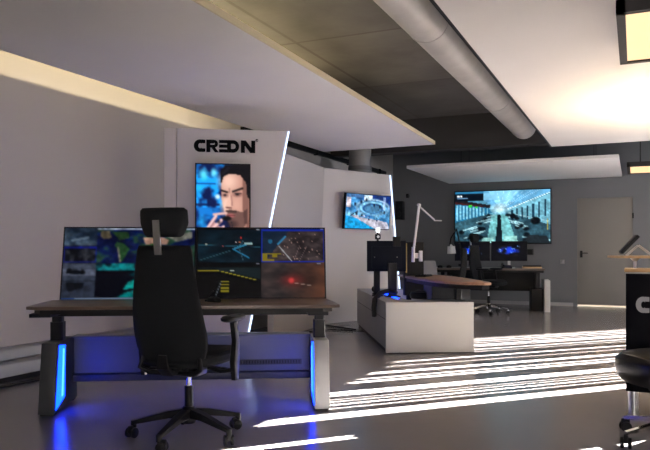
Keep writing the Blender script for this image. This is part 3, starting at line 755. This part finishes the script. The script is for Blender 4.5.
# ================================================================== TASK CHAIRS
def task_chair(label, loc, rz, base_rot=0, headrest=True, arms=True, bm_=None, fabric=None, sz=0.0, recline=9, stem_label='aluminium headrest stem', base_label=None):
    bm_ = bm_ or BLACK; fabric = fabric or FAB
    t = thing('office_chair', label, 'chair', loc, rz)
    R = .325
    m = MB()
    m.tube([(0,0,.085),(0,0,.10),(0,0,.17),(0,0,.185)], [.035,.045,.042,.032], 24)
    for k in range(5):
        a = base_rot+2*PI*k/5; c_, s_ = math.cos(a), math.sin(a)
        m.bar([(c_*.02,s_*.02,.145),(c_*.12,s_*.12,.135),(c_*.25,s_*.25,.105),(c_*R,s_*R,.088)], [.06,.052,.042,.034], [.055,.042,.030,.022])
        m.tube([(c_*R,s_*R,.060),(c_*R,s_*R,.098)], .017, 12)
    m.build('base', bm_, t, base_label)
    for k in range(5):
        a = base_rot+2*PI*k/5; c_, s_ = math.cos(a)*R, math.sin(a)*R
        sw_ = a+1.1+k*.7; dx, dy = math.cos(sw_), math.sin(sw_)
        m = MB()
        cx, cy = c_-dy*.0+dx*.016, s_+dx*.0+dy*.016
        nx, ny = -dy, dx
        m.box((cx, cy, .050), (.05,.022,.045), rot=(0,0,sw_), bev=.008)
        for sd in (-1,1):
            p1 = Vector((cx+nx*sd*.011, cy+ny*sd*.011, .0305)); p2 = Vector((cx+nx*sd*.029, cy+ny*sd*.029, .0305))
            m.tube([p1, p1.lerp(p2,.15), p1.lerp(p2,.85), p2], [.026,.0300,.0300,.024], 20)
        m.build('caster', RUBB, t)
    m = MB(); m.tube([(0,0,.15),(0,0,.165),(0,0,.30),(0,0,.305)], [.026,.027,.027,.024], 20); m.build('lift_sleeve', BLACK, t)
    m = MB(); m.tube([(0,0,.30),(0,0,.385)], .014, 16); m.build('gas_lift', CHROME, t, 'bright metal gas lift')
    zt = .405+sz
    m = MB(); m.box((0,.0,zt+.012),(.16,.30,.045),bev=.014); m.box((0,-.16,zt+.02),(.07,.14,.035),bev=.01)
    m.tube([(.0,.02,zt+.01),(.19,.02,zt+.005)],.008,8); m.box((.205,.02,zt+.005),(.05,.03,.012),bev=.004)
    m.tube([(.0,-.06,zt+.01),(-.18,-.06,zt+.0)],.008,8); m.box((-.20,-.06,zt),(.05,.03,.014),bev=.004)
    m.box((.11,-.07,zt+.0),(.03,.12,.045),bev=.01)
    m.build('tilt_mechanism', BLACKM, t)
    # seat
    def sf(p):
        x, y = p.x/.26, (p.y-.03)/.25
        dz = .012*x*x - .035*max(0,y-.45)**1.5
        return Vector((p.x, p.y, p.z+dz))
    m = MB(); prof = ((.030,.19,.19),(.036,.235,.235),(.055,.255,.25),(.085,.258,.252),(.105,.248,.242),(.116,.22,.215),(.119,.12,.12),(.119,.03,.03))
    m.rings([super_ring(0,.03,zt+z,a,b,40,3.4,sf) for z,a,b in prof]); m.build('seat', fabric, t)
    # backrest
    zb, ztop = .475+sz, 1.125+sz; rc = math.tan(math.radians(recline)); N = 26
    def hw(u):  # half width along the height
        K = ((0,.170),(.04,.200),(.12,.222),(.25,.228),(.45,.215),(.75,.186),(.95,.168),(1,.158))
        for (a, p), (b, q) in zip(K, K[1:]):
            if u <= b: return p+(q-p)*(u-a)/(b-a)
        return K[-1][1]
    def cy(u): return -.235 + .03*math.sin(u*PI*1.1)*(-1) - rc*u*(ztop-zb)*.8 + .02*(1-u)**2
    m = MB(); rg = []
    for i in range(N+1):
        u = i/N; z = zb+(ztop-zb)*u; w = hw(u); th = .032 if 0 < i < N else .012
        ring = []
        for k in range(36):
            a = 2*PI*k/36; c_, s_ = math.cos(a), math.sin(a)
            x = w*math.copysign(abs(c_)**(2/3.6), c_); y = th*math.copysign(abs(s_)**(2/2.2), s_)
            ring.append(Vector((x, cy(u)+y+.055*(x/.24)**2, z)))
        rg.append(ring)
    m.rings(rg); m.build('backrest', fabric, t)
    m = MB(); m.bar([(0,-.12,zt+.015),(0,-.24,zt+.01),(0,-.295,zt+.05),(0,-.300,zt+.12)], [.06,.07,.07,.05], [.03,.03,.025,.014])
    m.tube([(-.17,-.20,zt+.11),(-.19,-.22,zt+.035),(-.14,-.20,zt+.005),(0,-.17,zt+.0)], [.012,.016,.016,.014], 10)
    m.tube([(.17,-.20,zt+.11),(.19,-.22,zt+.035),(.14,-.20,zt+.005),(0,-.17,zt+.0)], [.012,.016,.016,.014], 10)
    m.build('back_support', BLACK, t)
    if headrest:
        yb = cy(1)
        m = MB(); m.bar([(-.0,yb-.036,ztop-.05),(0,yb-.052,ztop+.05),(-.0,yb-.062,ztop+.135)], [.040,.038,.036], .014)
        m.build('headrest_stem', ALU, t, stem_label)
        m = MB(); rg = []
        for i in range(13):
            u = i/12; z = ztop+.045+.16*u
            w = .112+.030*min(1,u*2.2); th = .045*math.sqrt(max(.06,1-(2*u-1)**4))
            ring = []
            for k in range(32):
                a = 2*PI*k/32; c_, s_ = math.cos(a), math.sin(a)
                x = w*math.copysign(abs(c_)**(2/4), c_)*(1 if 0<i<12 else .9); y = th*math.copysign(abs(s_)**(2/2.4), s_)
                ring.append(Vector((x, yb+.005+y+.035*(x/.14)**2-.02*u, z)))
            rg.append(ring)
        m.rings(rg); m.build('headrest', fabric, t)
    if arms:
        for s in (-1,1):
            m = MB(); X = s*.295
            m.bar([(s*.10,.02,zt+.015),(s*.22,.0,zt-.005),(X,-.01,zt+.01)], [.05,.05,.05], [.02,.02,.024])
            m.bar([(X,.0,zt-.05),(X,-.005,zt+.06),(X+s*.012,-.02,zt+.18),(X+s*.008,-.035,zt+.285)], [.028,.036,.030,.030], [.05,.07,.050,.055])
            ar = m.build('armrest', BLACK, t)
            m = MB(); prof = ((0,.030,.09),(.008,.043,.115),(.022,.046,.12),(.032,.038,.105),(.036,.02,.06))
            m.rings([super_ring(X-s*.015,.01,zt+.285+z,a,b,28,3) for z,a,b in prof]); m.build('arm_pad', BLACK, ar)
    return t
C1 = at(-.80, 4.0)
task_chair('black high-back office chair with headrest standing at the big console', C1, TH-math.radians(17), base_rot=math.radians(180)+math.radians(17), headrest=True)

# ================================================================== SECOND CONSOLE (centre, white box)
BR_ = math.radians(28.5)
BO = at(.645, 7.19)
bx = thing('low_cabinet', 'low white U-shaped console base with grey left side in the middle of the room', 'cabinet', BO, BR_)
H2 = .545
m = MB(); m.b2(0,.945,0,.025,.012,H2,.003); m.build('front_panel', WHITE, bx)
m = MB(); m.b2(0,.30,.025,2.62,.05,H2,.003); m.build('side_cabinet', GREYL, bx, 'grey side cabinet')
m = MB(); m.b2(.30,.945,.025,.42,.05,H2-.004,.003); m.build('front_cabinet', GREYL, bx)
m = MB(); m.b2(.30,.945,2.25,2.27,.05,H2,.003); m.build('rear_panel', WHITE, bx)
m = MB(); m.b2(.30,.945,2.27,2.62,.05,H2-.004,.003); m.build('rear_cabinet', GREYL, bx)
m = MB(); m.b2(-.003,.0,.03,2.60,.36,.366); m.build('panel_joint', BLACK, bx)
MB().prism([(.02,.03),(.925,.03),(.925,.40),(.28,.40),(.28,2.28),(.925,2.28),(.925,2.60),(.02,2.60)],'z',0,.05).build('plinth', BLACK, bx)
m = MB(); m.b2(.302,.312,1.9,2.2,.47,.50); m.build('light_strip', BLUE, bx, 'blue light strip')
m = MB(); m.b2(.20,.24,.55,2.0,H2,H2+.006); m.build('top_light', BLUE, bx, 'blue light line on top')

def bxw(x, y, z=0):
    return (BO.x+math.cos(BR_)*x-math.sin(BR_)*y, BO.y+math.sin(BR_)*x+math.cos(BR_)*y, z)
# monitor seen from behind
mo = thing('monitor', 'dark navy monitor back standing on the white console base', 'monitor', (*at(.735, 8.1)[:2], H2), BR_+.02)
m = MB(); m.b2(-.235,.235,.0,.035,.30,.665,.006); m.b2(-.18,.18,-.015,.0,.34,.60,.004); m.build('housing', NAVY, mo)
m = MB(); m.b2(.01,.115,-.045,-.016,.0,.40,.004); m.b2(-.02,.15,-.10,.08,0,.012,.003); m.build('stand', BLACKM, mo)
m = MB(); m.b2(.075,.165,-.02,.02,.60,.715,.004); m.build('mount_box', BLACK, mo)
each_part('screw', lambda m, x: m.tube([(x,-.024,.47),(x,-.0165,.47)], .006, 10), (-.15,.12), CHROME, mo, 'small bright screw')
m = MB(); m.b2(-.22,.22,.0355,.038,.31,.655); m.build('screen_glass', GLOSSK, mo)
# camera on a pole
cp = thing('pole_camera', 'small black camera with a painted white reflection on a thin pole behind the navy monitor', 'camera', (*at(.635, 8.2)[:2], H2), BR_)
m = MB(); m.tube([(0,0,0),(0,0,.70)], .014, 12); m.tube([(0,0,0),(0,0,.012)], .07, 24); m.box((-.01,0,.16),(.075,.04,.32),bev=.008); m.build('pole', BLACK, cp)
m = MB(); m.box((0,-.01,.715),(.065,.06,.065),bev=.012); m.build('camera_body', BLACK, cp)
m = MB(); m.tube([(0,-.04,.715),(0,-.055,.715)], .016, 16); m.build('lens', ALU, cp)
m = MB(); m.box((.004,-.0,.795),(.045,.03,.05),bev=.008); m.build('reflection_block', emis('painted_white_reflection', (.9,.95,1), 3), cp, 'glowing block standing in for a reflection');  # white reflection drawn as a glowing block
m = MB(); m.tube([(0,0,.74),(0,0,.775)], .010, 10); m.build('neck', BLACK, cp)
# hose-like cable spilling over the edge
cb = MB()
c0 = Vector(bxw(.12,.95,.56))
cb.tube([bxw(.24,.70,.60), bxw(.16,.76,.625), bxw(.05,.72,.60), bxw(-.03,.62,.53), bxw(-.055,.52,.44), bxw(-.06,.46,.36)], [.02,.026,.030,.032,.030,.027], 12)
cbo = cb.build('cable_sleeve', RUBB); tag(cbo, 'thick black cable sleeve spilling over the left edge of the console base', 'cable')
hs = thing('joystick', 'small black round control knob at the left edge of the console base', 'control', bxw(.05,1.18,H2), BR_)
m = MB(); m.tube([(0,0,0),(0,0,.03)], .03, 18); m.rings([[Vector((r*math.cos(2*PI*k/18), r*math.sin(2*PI*k/18), z)) for k in range(18)] for r,z in ((.012,.03),(.035,.05),(.042,.075),(.033,.10),(.012,.112))]); m.build('knob', BLACK, hs)
# equipment tower with brass strip and black panel
tw = thing('equipment_rack', 'tall narrow black equipment panel with a brass strip beside the navy monitor', 'equipment rack', (*at(1.12, 9.0)[:2], 0), BR_)
m = MB(); m.b2(-.07,.19,.0,.10,.50,1.205,.004); m.build('panel', BLACK, tw)
m = MB(); m.b2(-.055,-.035,-.006,.0,.80,1.19); m.build('strip', YEL, tw, 'thin brass-coloured strip')
m = MB(); m.b2(.12,.165,-.05,-.005,.95,1.09,.005); m.build('light_box', WHITEP, tw, 'small white box')
m = MB(); m.b2(.05,.115,-.03,-.002,.99,1.06,.003); m.build('clamp_plate', ALU, tw)
m = MB(); m.b2(-.03,.03,.03,.09,0,.50,.004); m.b2(-.12,.20,-.1,.2,0,.02,.004); m.build('post', BLACKM, tw)
# silver desk lamp
def wp(px, py, d): return at((px-325)/680*d, d, CAM_H-(py-250)/680*d)
dl = thing('desk_lamp', 'tall silver folding desk lamp beside the equipment panel', 'desk lamp', (*at(1.155, 8.9)[:2], 0.0), 0)
o0 = Vector(dl.location)
def rel(px, py, d=8.9): return wp(px,py,d)-o0
m = MB(); m.tube([rel(413.0,262), rel(413.4,247)], .022, 14); m.build('clamp', WHITEP, dl)
m = MB(); m.tube([rel(413.6,250), rel(419,206.5)], .0165, 12); m.build('lower_arm', WHITEP, dl)
m = MB(); m.tube([rel(419,206), rel(434.5,220)], .011, 12); m.tube([rel(419,205)+Vector((0,.03,0)), rel(419,205)-Vector((0,.03,0))], .02, 14); m.build('upper_arm', WHITEP, dl)
m = MB(); m.box(rel(437.8,220.6), (.10,.035,.014), rot=(0,.02,TH), bev=.004); m.build('lamp_head', WHITEP, dl)
# wooden work surface
wt = thing('wood_worktop', 'curved reddish wood worktop floating above the white console base', 'worktop', (*at(1.45, 8.3)[:2], .73), TH)
def wl(l, d): return (l-1.45, d-8.3)
pts = [wl(1.02,9.55), wl(1.06,9.0), wl(1.13,8.3), wl(1.22,7.75), wl(1.32,7.42), wl(1.48,7.20), wl(1.66,7.10), wl(1.745,7.13), wl(1.77,7.35), wl(1.74,8.0), wl(1.68,8.7), wl(1.55,9.4), wl(1.40,9.6)]
m = MB(); m.prism(pts, 'z', 0, .028); m.bevel_all(.004); m.build('wood_top', WOOD2, wt)
ct = Vector((sum(p[0] for p in pts)/len(pts), sum(p[1] for p in pts)/len(pts)))
m = MB(); m.prism([(ct.x+(p[0]-ct.x)*.95, ct.y+(p[1]-ct.y)*.97) for p in pts], 'z', -.045, 0); m.build('underside', BLACK, wt)
for (l, d) in ((1.40,8.9),(1.50,7.65)):
    x, y = wl(l, d)
    m = MB(); m.bar([(x,y,-.045),(x,y,-.38)],.07,.07); m.bar([(x,y,-.36),(x,y,-.725)],.09,.09); m.box((x,y,-.718),(.12,.5,.022),bev=.004)
    m.build('lift_column', BLACKM, wt)
m = MB(); m.b2(*sorted((wl(1.22,0)[0], wl(1.66,0)[0])), wl(0,7.75)[1], wl(0,8.4)[1], -.22,-.045,.01); m.build('cable_box', DSILV, wt)
kb = thing('keyboard', 'low black keyboard on the reddish wood worktop', 'keyboard', (*at(1.27, 8.75)[:2], .758), TH+1.2)
MB().box((0,0,.010),(.40,.14,.016),bev=.004).build('keyboard_body', BLACK, kb)
m = MB()
for i in range(14):
    for j in range(5): m.box((-.18+i*.0277,-.05+j*.025,.020),(.022,.02,.006))
m.build('keys', GLOSSK, kb)

# ================================================================== BACK DESK
tq = at((545-325)/680*12.1, 12.1)
bd = thing('office_desk', 'dark desk with wood top and white end panel below the big wall screen', 'desk', (tq.x, tq.y, 0), .18)
m = MB(); m.b2(-2.0,0,0,.75,.735,.765,.004); m.build('desktop', WOOD, bd)
m = MB(); m.b2(-1.95,-.02,.03,.72,.69,.734,.003); m.build('top_frame', BLACK, bd)
m = MB(); m.b2(-1.75,-.06,.45,.47,.34,.70,.003); m.build('modesty_panel', BLACK, bd)
m = MB(); m.b2(-.24,-.02,.06,.68,0,.40,.005); m.build('side_box', BLACK, bd)
m = MB(); m.b2(-.015,.085,-.06,.50,.0,.56,.004); m.build('end_panel', WHITE, bd, 'white end panel')
m = MB(); m.b2(-1.9,-1.74,.0,.7,0,.4,.005); m.build('side_box', BLACK, bd)
for x in (-.12,-1.82): MB().bar([(x,.3,.38),(x,.3,.70)],.07,.09).build('leg', BLACKM, bd)
def bdw(x, y, z): c_, s_ = math.cos(.18), math.sin(.18); return (tq.x+c_*x-s_*y, tq.y+s_*x+c_*y, z)
def map_picture(seed):
    p = Pic(40, 22, (.01,.012,.03))
    def fn(u, v, o):
        n = fbm(u*8, v*6, seed); e = math.exp(-(((u-.5)/.33)**2+((v-.45)/.25)**2))
        return mixc(o, (.06,.22,.85), (n*e-.22)*4)
    p.each(fn)
    for k in range(12): p.ell(.2+.6*hsh(k,seed,1), .25+.4*hsh(k,seed,2), .02,.02,(.5,.7,1),.9,.4)
    return p
for xx, yy, rz, lb, sd in ((-1.28,.42,.18,'left of two monitors on the back desk, showing a blue map', 5), (-.61,.42,.18,'right of two monitors on the back desk, showing a blue map', 9)):
    t = thing('monitor', lb, 'monitor', bdw(xx,yy,.7655), rz)
    m = MB(); m.b2(-.325,.325,0,.03,.13,.50,.004); m.build('housing', BLACK, t)
    map_picture(sd).build('picture', .63, .345, SCRH, t, y=-.0015, zc=.315)
    m = MB(); m.b2(-.025,.025,.035,.055,.0,.30,.003); m.b2(-.11,.11,-.05,.12,0,.012,.003); m.build('stand', ALU, t, 'silver stand')
vb = thing('soundbar', 'flat grey device on the back wall under the big screen, right of the monitors', 'speaker', (-2.01, YB-.05, 1.06))
MB().b2(-.17,.17,-.04,.05,-.06,.06,.01).build('housing', DSILV, vb)
MB().b2(-.155,.155,-.045,-.04,-.045,.045).build('grille', BLACK, vb)
tr = thing('letter_tray', 'light wooden tray at the right end of the back desk', 'tray', bdw(-.21,.30,.765), .18)
MB().b2(-.17,.17,-.11,.11,0,.03,.004).build('tray_body', WOODL, tr)
MB().b2(-.16,.16,-.10,.10,.03,.055,.004).build('papers', BLACK, tr)
ph = thing('desk_phone', 'black telephone on the back desk in front of the monitors', 'telephone', bdw(-.66,.16,.765), .3)
m = MB(); m.prism([(-.09,0),(.09,0),(.09,.06),(-.09,.025)], 'x', -.09, .09); m.bevel_all(.005); m.build('phone_body', BLACK, ph)
m = MB(); m.tube([(-.06,-.07,.045),(-.06,-.05,.062),(-.06,.05,.082),(-.06,.07,.078)], [.022,.014,.014,.022], 10); m.build('handset', BLACK, ph)
for k, (xx, lb) in enumerate(((-1.86,'tiny black object at the left end of the back desk'), (-1.70,'tiny black box just right of the leftmost object on the back desk'))):
    t = thing('desk_box', lb, 'box', bdw(xx,.2,.765), .1+k*.4)
    m = MB(); m.box((0,0,.022),(.09,.07,.044),bev=.008); m.build('box_body', BLACK, t)
    m = MB(); m.box((0,0,.047),(.05,.04,.008),bev=.002); m.build('button', RUBB, t)
# white-headed lamp
wlp = thing('desk_lamp', 'desk lamp with black arm and small white head left of the big wall screen', 'desk lamp', bdw(-1.62,.30,0), 0)
o0 = Vector(wlp.location)
def rl2(px, py, d=12.4): return wp(px,py,d)-o0
m = MB(); m.tube([rl2(449.5,247), rl2(451,238), rl2(456.5,229)], .013, 8); m.tube([rl2(456.5,229), rl2(460.5,247), rl2(461.5,265)], .013, 8); m.build('arm', BLACK, wlp)
m = MB(); m.tube([rl2(461.5,266)+Vector((0,0,0)), rl2(461.5,264)], .06, 16); m.build('base', BLACK, wlp)
m = MB(); m.tube([rl2(451.6,253.6), rl2(451.2,246.2)], [.078,.066], 20); m.tube([rl2(451.2,246.4), rl2(450.6,244.5)], [.03,.02], 16); m.build('lamp_shade', WHITEP, wlp, 'small white shade')
# light grey visitor chair half hidden behind the worktop
gc = thing('visitor_chair', 'pale grey chair back half hidden between console and back desk', 'chair', (*at(1.68, 11.2)[:2], 0), TH+2.9)
m = MB(); m.rings([super_ring(0,0,z,a,b,28,3) for z,a,b in ((.42,.20,.19),(.44,.22,.21),(.47,.22,.21),(.48,.19,.18))]); m.build('seat', GREYL, gc)
m = MB(); rg = []
for i in range(9):
    u = i/8; w = .17-.05*u*u; z = .48+.44*u
    rg.append([Vector((w*math.copysign(abs(math.cos(a))**.6,math.cos(a)), -.20-.05*u+.014*math.copysign(abs(math.sin(a))**.8,math.sin(a))+.04*(math.cos(a))**2, z)) for a in [2*PI*k/24 for k in range(24)]])
m.rings(rg); m.build('backrest', GREYL, gc)
for sx_ in (-1,1):
    for sy_ in (-1,1):
        MB().tube([(sx_*.15,sy_*.14,.43),(sx_*.20,sy_*.20,0)], .011, 10).build('leg', CHROME, gc)

# office chairs at the back
task_chair('black high-back office chair with shiny base in front of the big wall screen', at(2.83, 11.75), TH-math.radians(128), base_rot=.5, bm_=CHROME, sz=.06, base_label='shiny metal base', recline=7)
task_chair('low black office chair tucked behind the curved wood worktop', at(1.72, 9.9), TH+math.radians(75), base_rot=.2, headrest=False, sz=.0)

# black stool seat behind the white base
st = thing('stool', 'round black stool seat just above the right end of the white console base', 'stool', (*at(1.22, 8.35)[:2], 0), 0)
m = MB(); m.rings([super_ring(0,0,z,a,a,28,2.1) for z,a in ((.50,.13),(.51,.17),(.55,.18),(.585,.165),(.60,.10),(.602,.02))]); m.build('seat', LEATH, st)
m = MB(); m.tube([(0,0,.05),(0,0,.50)], .025, 14); m.tube([(0,0,0),(0,0,.03),(0,0,.045)], [.17,.16,.04], 28); m.build('pedestal', BLACKM, st)

# ================================================================== RIGHT COUNTER
CO = Vector((-.055, 4.90, 0))
ctr = thing('counter', 'glossy black counter with big grey lettering at the right edge', 'counter', CO, 0)
CWD, CDP = .52, .34
m = MB(); m.b2(0,CWD,0,CDP,.17,.945,.004); m.build('body', GLOSSK, ctr)
m = MB(); m.b2(-.005,CWD+.005,-.005,CDP+.005,.945,.955,.002); m.build('metal_trim', ALU, ctr)
m = MB(); m.b2(-.01,CWD+.01,-.01,CDP+.01,.955,.975,.003); m.build('wood_top', WOODL, ctr)
g = creon_logo(.43, .105, .006).build('lettering', LOGOG, ctr, 'large grey CREON lettering'); g.location = (.06, 0, .69)
for xx in (.045,CWD-.045):
    for yy in (.045,CDP-.045):
        MB().tube([(xx,yy,0),(xx,yy,.012),(xx,yy,.17)], [.036,.034,.034], 24).build('leg', ALU, ctr, 'brushed metal leg')
m = MB(); m.tube([(.055,.18,.975),(.055,.18,1.025),(.055,.18,1.045)], [.010,.012,.034], 18)
m.build('shelf_post', ALU, ctr); MB().tube([(.24,.18,.975),(.24,.18,1.045)], .011, 14).build('shelf_post', ALU, ctr)
m = MB(); m.prism([(-.12,.20),(-.06,.09),(.05,.03),(.40,.03),(.40,.32),(.05,.32),(-.06,.27)], 'z', 1.045, 1.062); m.bevel_all(.003)
m.build('raised_shelf', WOODL, ctr)
cx, cy = .03, .17
tp = thing('touch_panel', 'black tilted touch panel on a silver V-shaped stand on the raised shelf', 'touch panel', (CO.x+cx, CO.y+cy, 1.0625), TH-.35)
m = MB(); m.box((-.012,0,.075),(.155,.22,.022), rot=(0,-math.radians(48),0), bev=.004); m.build('housing', BLACK, tp)
m = MB()
for yy in (-.08,.08):
    m.tube([(-.025,yy,.004),(.045,yy,.070),(.125,yy,.004)], .0045, 8)
m.tube([(-.025,-.08,.004),(-.025,.08,.004)], .0045, 8); m.tube([(.125,-.08,.004),(.125,.08,.004)], .0045, 8)
m.build('stand', WHITEP, tp, 'silver V-shaped stand')
sd = thing('shade_box', 'unseen white waist-high box added to shade a sun stripe', 'shade_box', (.56, 5.95, 0))  # unseen box added to block the sun from one floor stripe
MB().b2(0,.6,0,.5,.06,.96,.004).build('body', WHITE, sd); MB().b2(-.01,.61,-.01,.51,.96,.985,.003).build('top', WOODL, sd)
MB().b2(.03,.57,.03,.47,0,.06).build('plinth', BLACK, sd)
for x in (.01,.305): MB().b2(x,x+.285,-.018,-.001,.08,.94,.003).build('door', WHITE, sd)
# lounge-like leather chair
lc = thing('office_chair', 'shiny black leather chair with chrome base at the lower right edge', 'chair', at(1.99, 3.84), TH+.2)
m = MB(); m.rings([super_ring(0,0,z,a,b,44,2.7) for z,a,b in ((.335,.20,.20),(.345,.26,.255),(.38,.292,.285),(.43,.305,.298),(.475,.30,.293),(.505,.27,.265),(.52,.20,.20),(.524,.06,.06))]); m.build('seat', LEATH, lc)
m = MB(); m.b2(-.10,.10,-.12,.12,.285,.335,.012); m.tube([(0,0,.10),(0,0,.29)], .028, 18); m.build('mechanism', BLACKM, lc)
m = MB(); rg = []
for i in range(15):
    u = i/14; w = .27-.04*u*u; z = .50+.55*u; th = .045*math.sqrt(max(.05,1-(2*u-1)**6))
    rg.append([Vector((.235+.07*u+th*math.sin(a)-.06*(abs(math.cos(a))**1.2), w*math.copysign(abs(math.cos(a))**.55,math.cos(a)), z)) for a in [2*PI*k/32 for k in range(32)]])
m.rings(rg); m.build('backrest', LEATH, lc)
m = MB()
for k in range(5):
    a = 3.16+2*PI*k/5; c_, s_ = math.cos(a), math.sin(a)
    m.bar([(c_*.02,s_*.02,.125),(c_*.16,s_*.16,.115),(c_*.33,s_*.33,.085)], [.05,.04,.03], [.04,.03,.02])
m.tube([(0,0,.09),(0,0,.16)], .04, 20); m.build('base', CHROME, lc, 'chrome five-star base')
for k in range(5):
    a = 3.16+2*PI*k/5; c_, s_ = math.cos(a)*.33, math.sin(a)*.33; w_ = a+.9
    m = MB(); m.box((c_,s_,.055),(.05,.024,.05), rot=(0,0,w_), bev=.01)
    for sd in (-1,1):
        n_ = Vector((-math.sin(w_), math.cos(w_), 0)); p1 = Vector((c_,s_,.031))+n_*sd*.010; p2 = Vector((c_,s_,.031))+n_*sd*.030
        m.tube([p1,p1.lerp(p2,.15),p1.lerp(p2,.85),p2], [.027,.031,.031,.026], 20)
    m.build('caster', RUBB, lc)

# ================================================================== FLOOR CABLES
m = MB()
m.tube([at(-.90,7.9,.012), at(-.62,8.8,.012), at(-.36,9.8,.012), at(-.1,10.0,.012), at(.2,9.6,.012), at(.42,9.3,.012)], .010, 8)
tag(m.build('floor_cable', RUBB), 'long black cable on the floor in front of the grey partition', 'cable')
m = MB()
m.tube([at(-.85,7.6,.012), at(-.5,8.9,.012), at(-.2,9.1,.012), at(.1,9.3,.012), at(.38,9.15,.012)], .008, 8)
tag(m.build('floor_cable', RUBB), 'thinner black cable curving beside the longer one on the floor', 'cable')
m = MB()
pts = [Vector((XL+.25+.03*math.sin(k*1.3), 2.6+k*.35, .013)) for k in range(7)]
m.tube(pts, .012, 8)
tag(m.build('floor_cable', RUBB), 'black cable lying along the foot of the left wall below the trunking', 'cable')

# ================================================================== WINDOWS AND BLINDS (right wall, behind the picture's right edge)
SUNSL = 1.08
gaps = [(4.28,.07),(5.36,.13),(6.11,.20),(6.40,.03),(6.55,.045),(6.68,.03),(6.80,.05),(6.95,.05),(7.08,.09),(7.55,.09),(7.72,.05),(8.02,.12),(8.40,.03),(8.70,.06),(9.10,.03),(9.30,.05),(9.55,.04),(9.72,.10),(9.95,.04),(10.15,.06),(10.35,.05),(10.52,.14)]
ys = []
for c_, w in gaps:
    yc = c_+SUNSL*XR; ww = w
    ys.append((yc-ww/2, yc+ww/2))
ys = [(a, b) for a, b in ys if b < WY1]
k = 0; prev = WY0-.1
for (a, b) in ys+[(WY1+.1, 0)]:
    x0, x1 = prev, a
    if x1-x0 > .004:
        k += 1
        o = MB().b2(XR+.02, XR+.035, x0, x1, WZ0-.05, WZ1+.05).build('roller_blind', BLIND)
        tag(o, 'closed roller blind over the window wall', 'blind', 'blinds along the window wall')
    prev = b
fr = MB()
for yy in (WY0+.03, 5.7, 9.0, 11.45, WY1-.03): fr.b2(XR+.06,XR+.12,yy-.03,yy+.03,WZ0,WZ1)
fr.b2(XR+.06,XR+.12,WY0,WY1,WZ0,WZ0+.05)
struct(fr.build('window_1', BLACKM))
fr = MB()  # unseen window near the camera, added to let in ambient light
for yy in (NY0+.03,NY1-.03): fr.b2(XR+.05,XR+.11,yy-.03,yy+.03,.9,2.5)
fr.b2(XR+.05,XR+.11,NY0,NY1,.9,.96); fr.b2(XR+.05,XR+.11,NY0,NY1,2.44,2.5)
struct(fr.build('added_fill_window', BLACKM))

# ================================================================== LIGHT
w = bpy.data.worlds.new('overcast_daylight'); SC.world = w; w.use_nodes = True
w.node_tree.nodes['Background'].inputs['Color'].default_value = (.80,.86,1,1)
w.node_tree.nodes['Background'].inputs['Strength'].default_value = 8
S = bpy.data.lights.new('sun', 'SUN'); S.energy = 300; S.angle = math.radians(.28); S.color = (1,.93,.86)
so = bpy.data.objects.new('sun', S); COL.objects.link(so)
az = Vector((1, SUNSL, 0)).normalized(); el = math.atan(2.5/(5.28*math.sqrt(1+SUNSL**2)))
dirv = Vector((az.x*math.cos(el), az.y*math.cos(el), math.sin(el)))
so.rotation_euler = dirv.to_track_quat('Z','Y').to_euler(); so.location = (10,14,8)
def portal(loc, rot, sx_, sy_):
    L = bpy.data.lights.new('fill_window_portal','AREA'); L.shape = 'RECTANGLE'; L.size = sx_; L.size_y = sy_
    L.cycles.is_portal = True
    o = bpy.data.objects.new('fill_window_portal', L); COL.objects.link(o); o.location = loc; o.rotation_euler = rot
portal((XR-.02, -2.15, 1.7), (0,math.radians(90),0), 1.6, 1.3)

# ================================================================== CAMERA
cd = bpy.data.cameras.new('camera'); cam = bpy.data.objects.new('camera', cd); COL.objects.link(cam)
cd.sensor_width = 36; cd.lens = 680/650*36; cd.shift_y = 25/650
cam.location = (0,0,CAM_H); cam.rotation_euler = (PI/2, 0, TH)
cd.clip_start = .05
SC.camera = cam
SC.view_settings.view_transform = 'Standard'; SC.view_settings.look = 'None'
SC.view_settings.gamma = 1; SC.view_settings.use_curve_mapping = False
SC.view_settings.exposure = 0.5
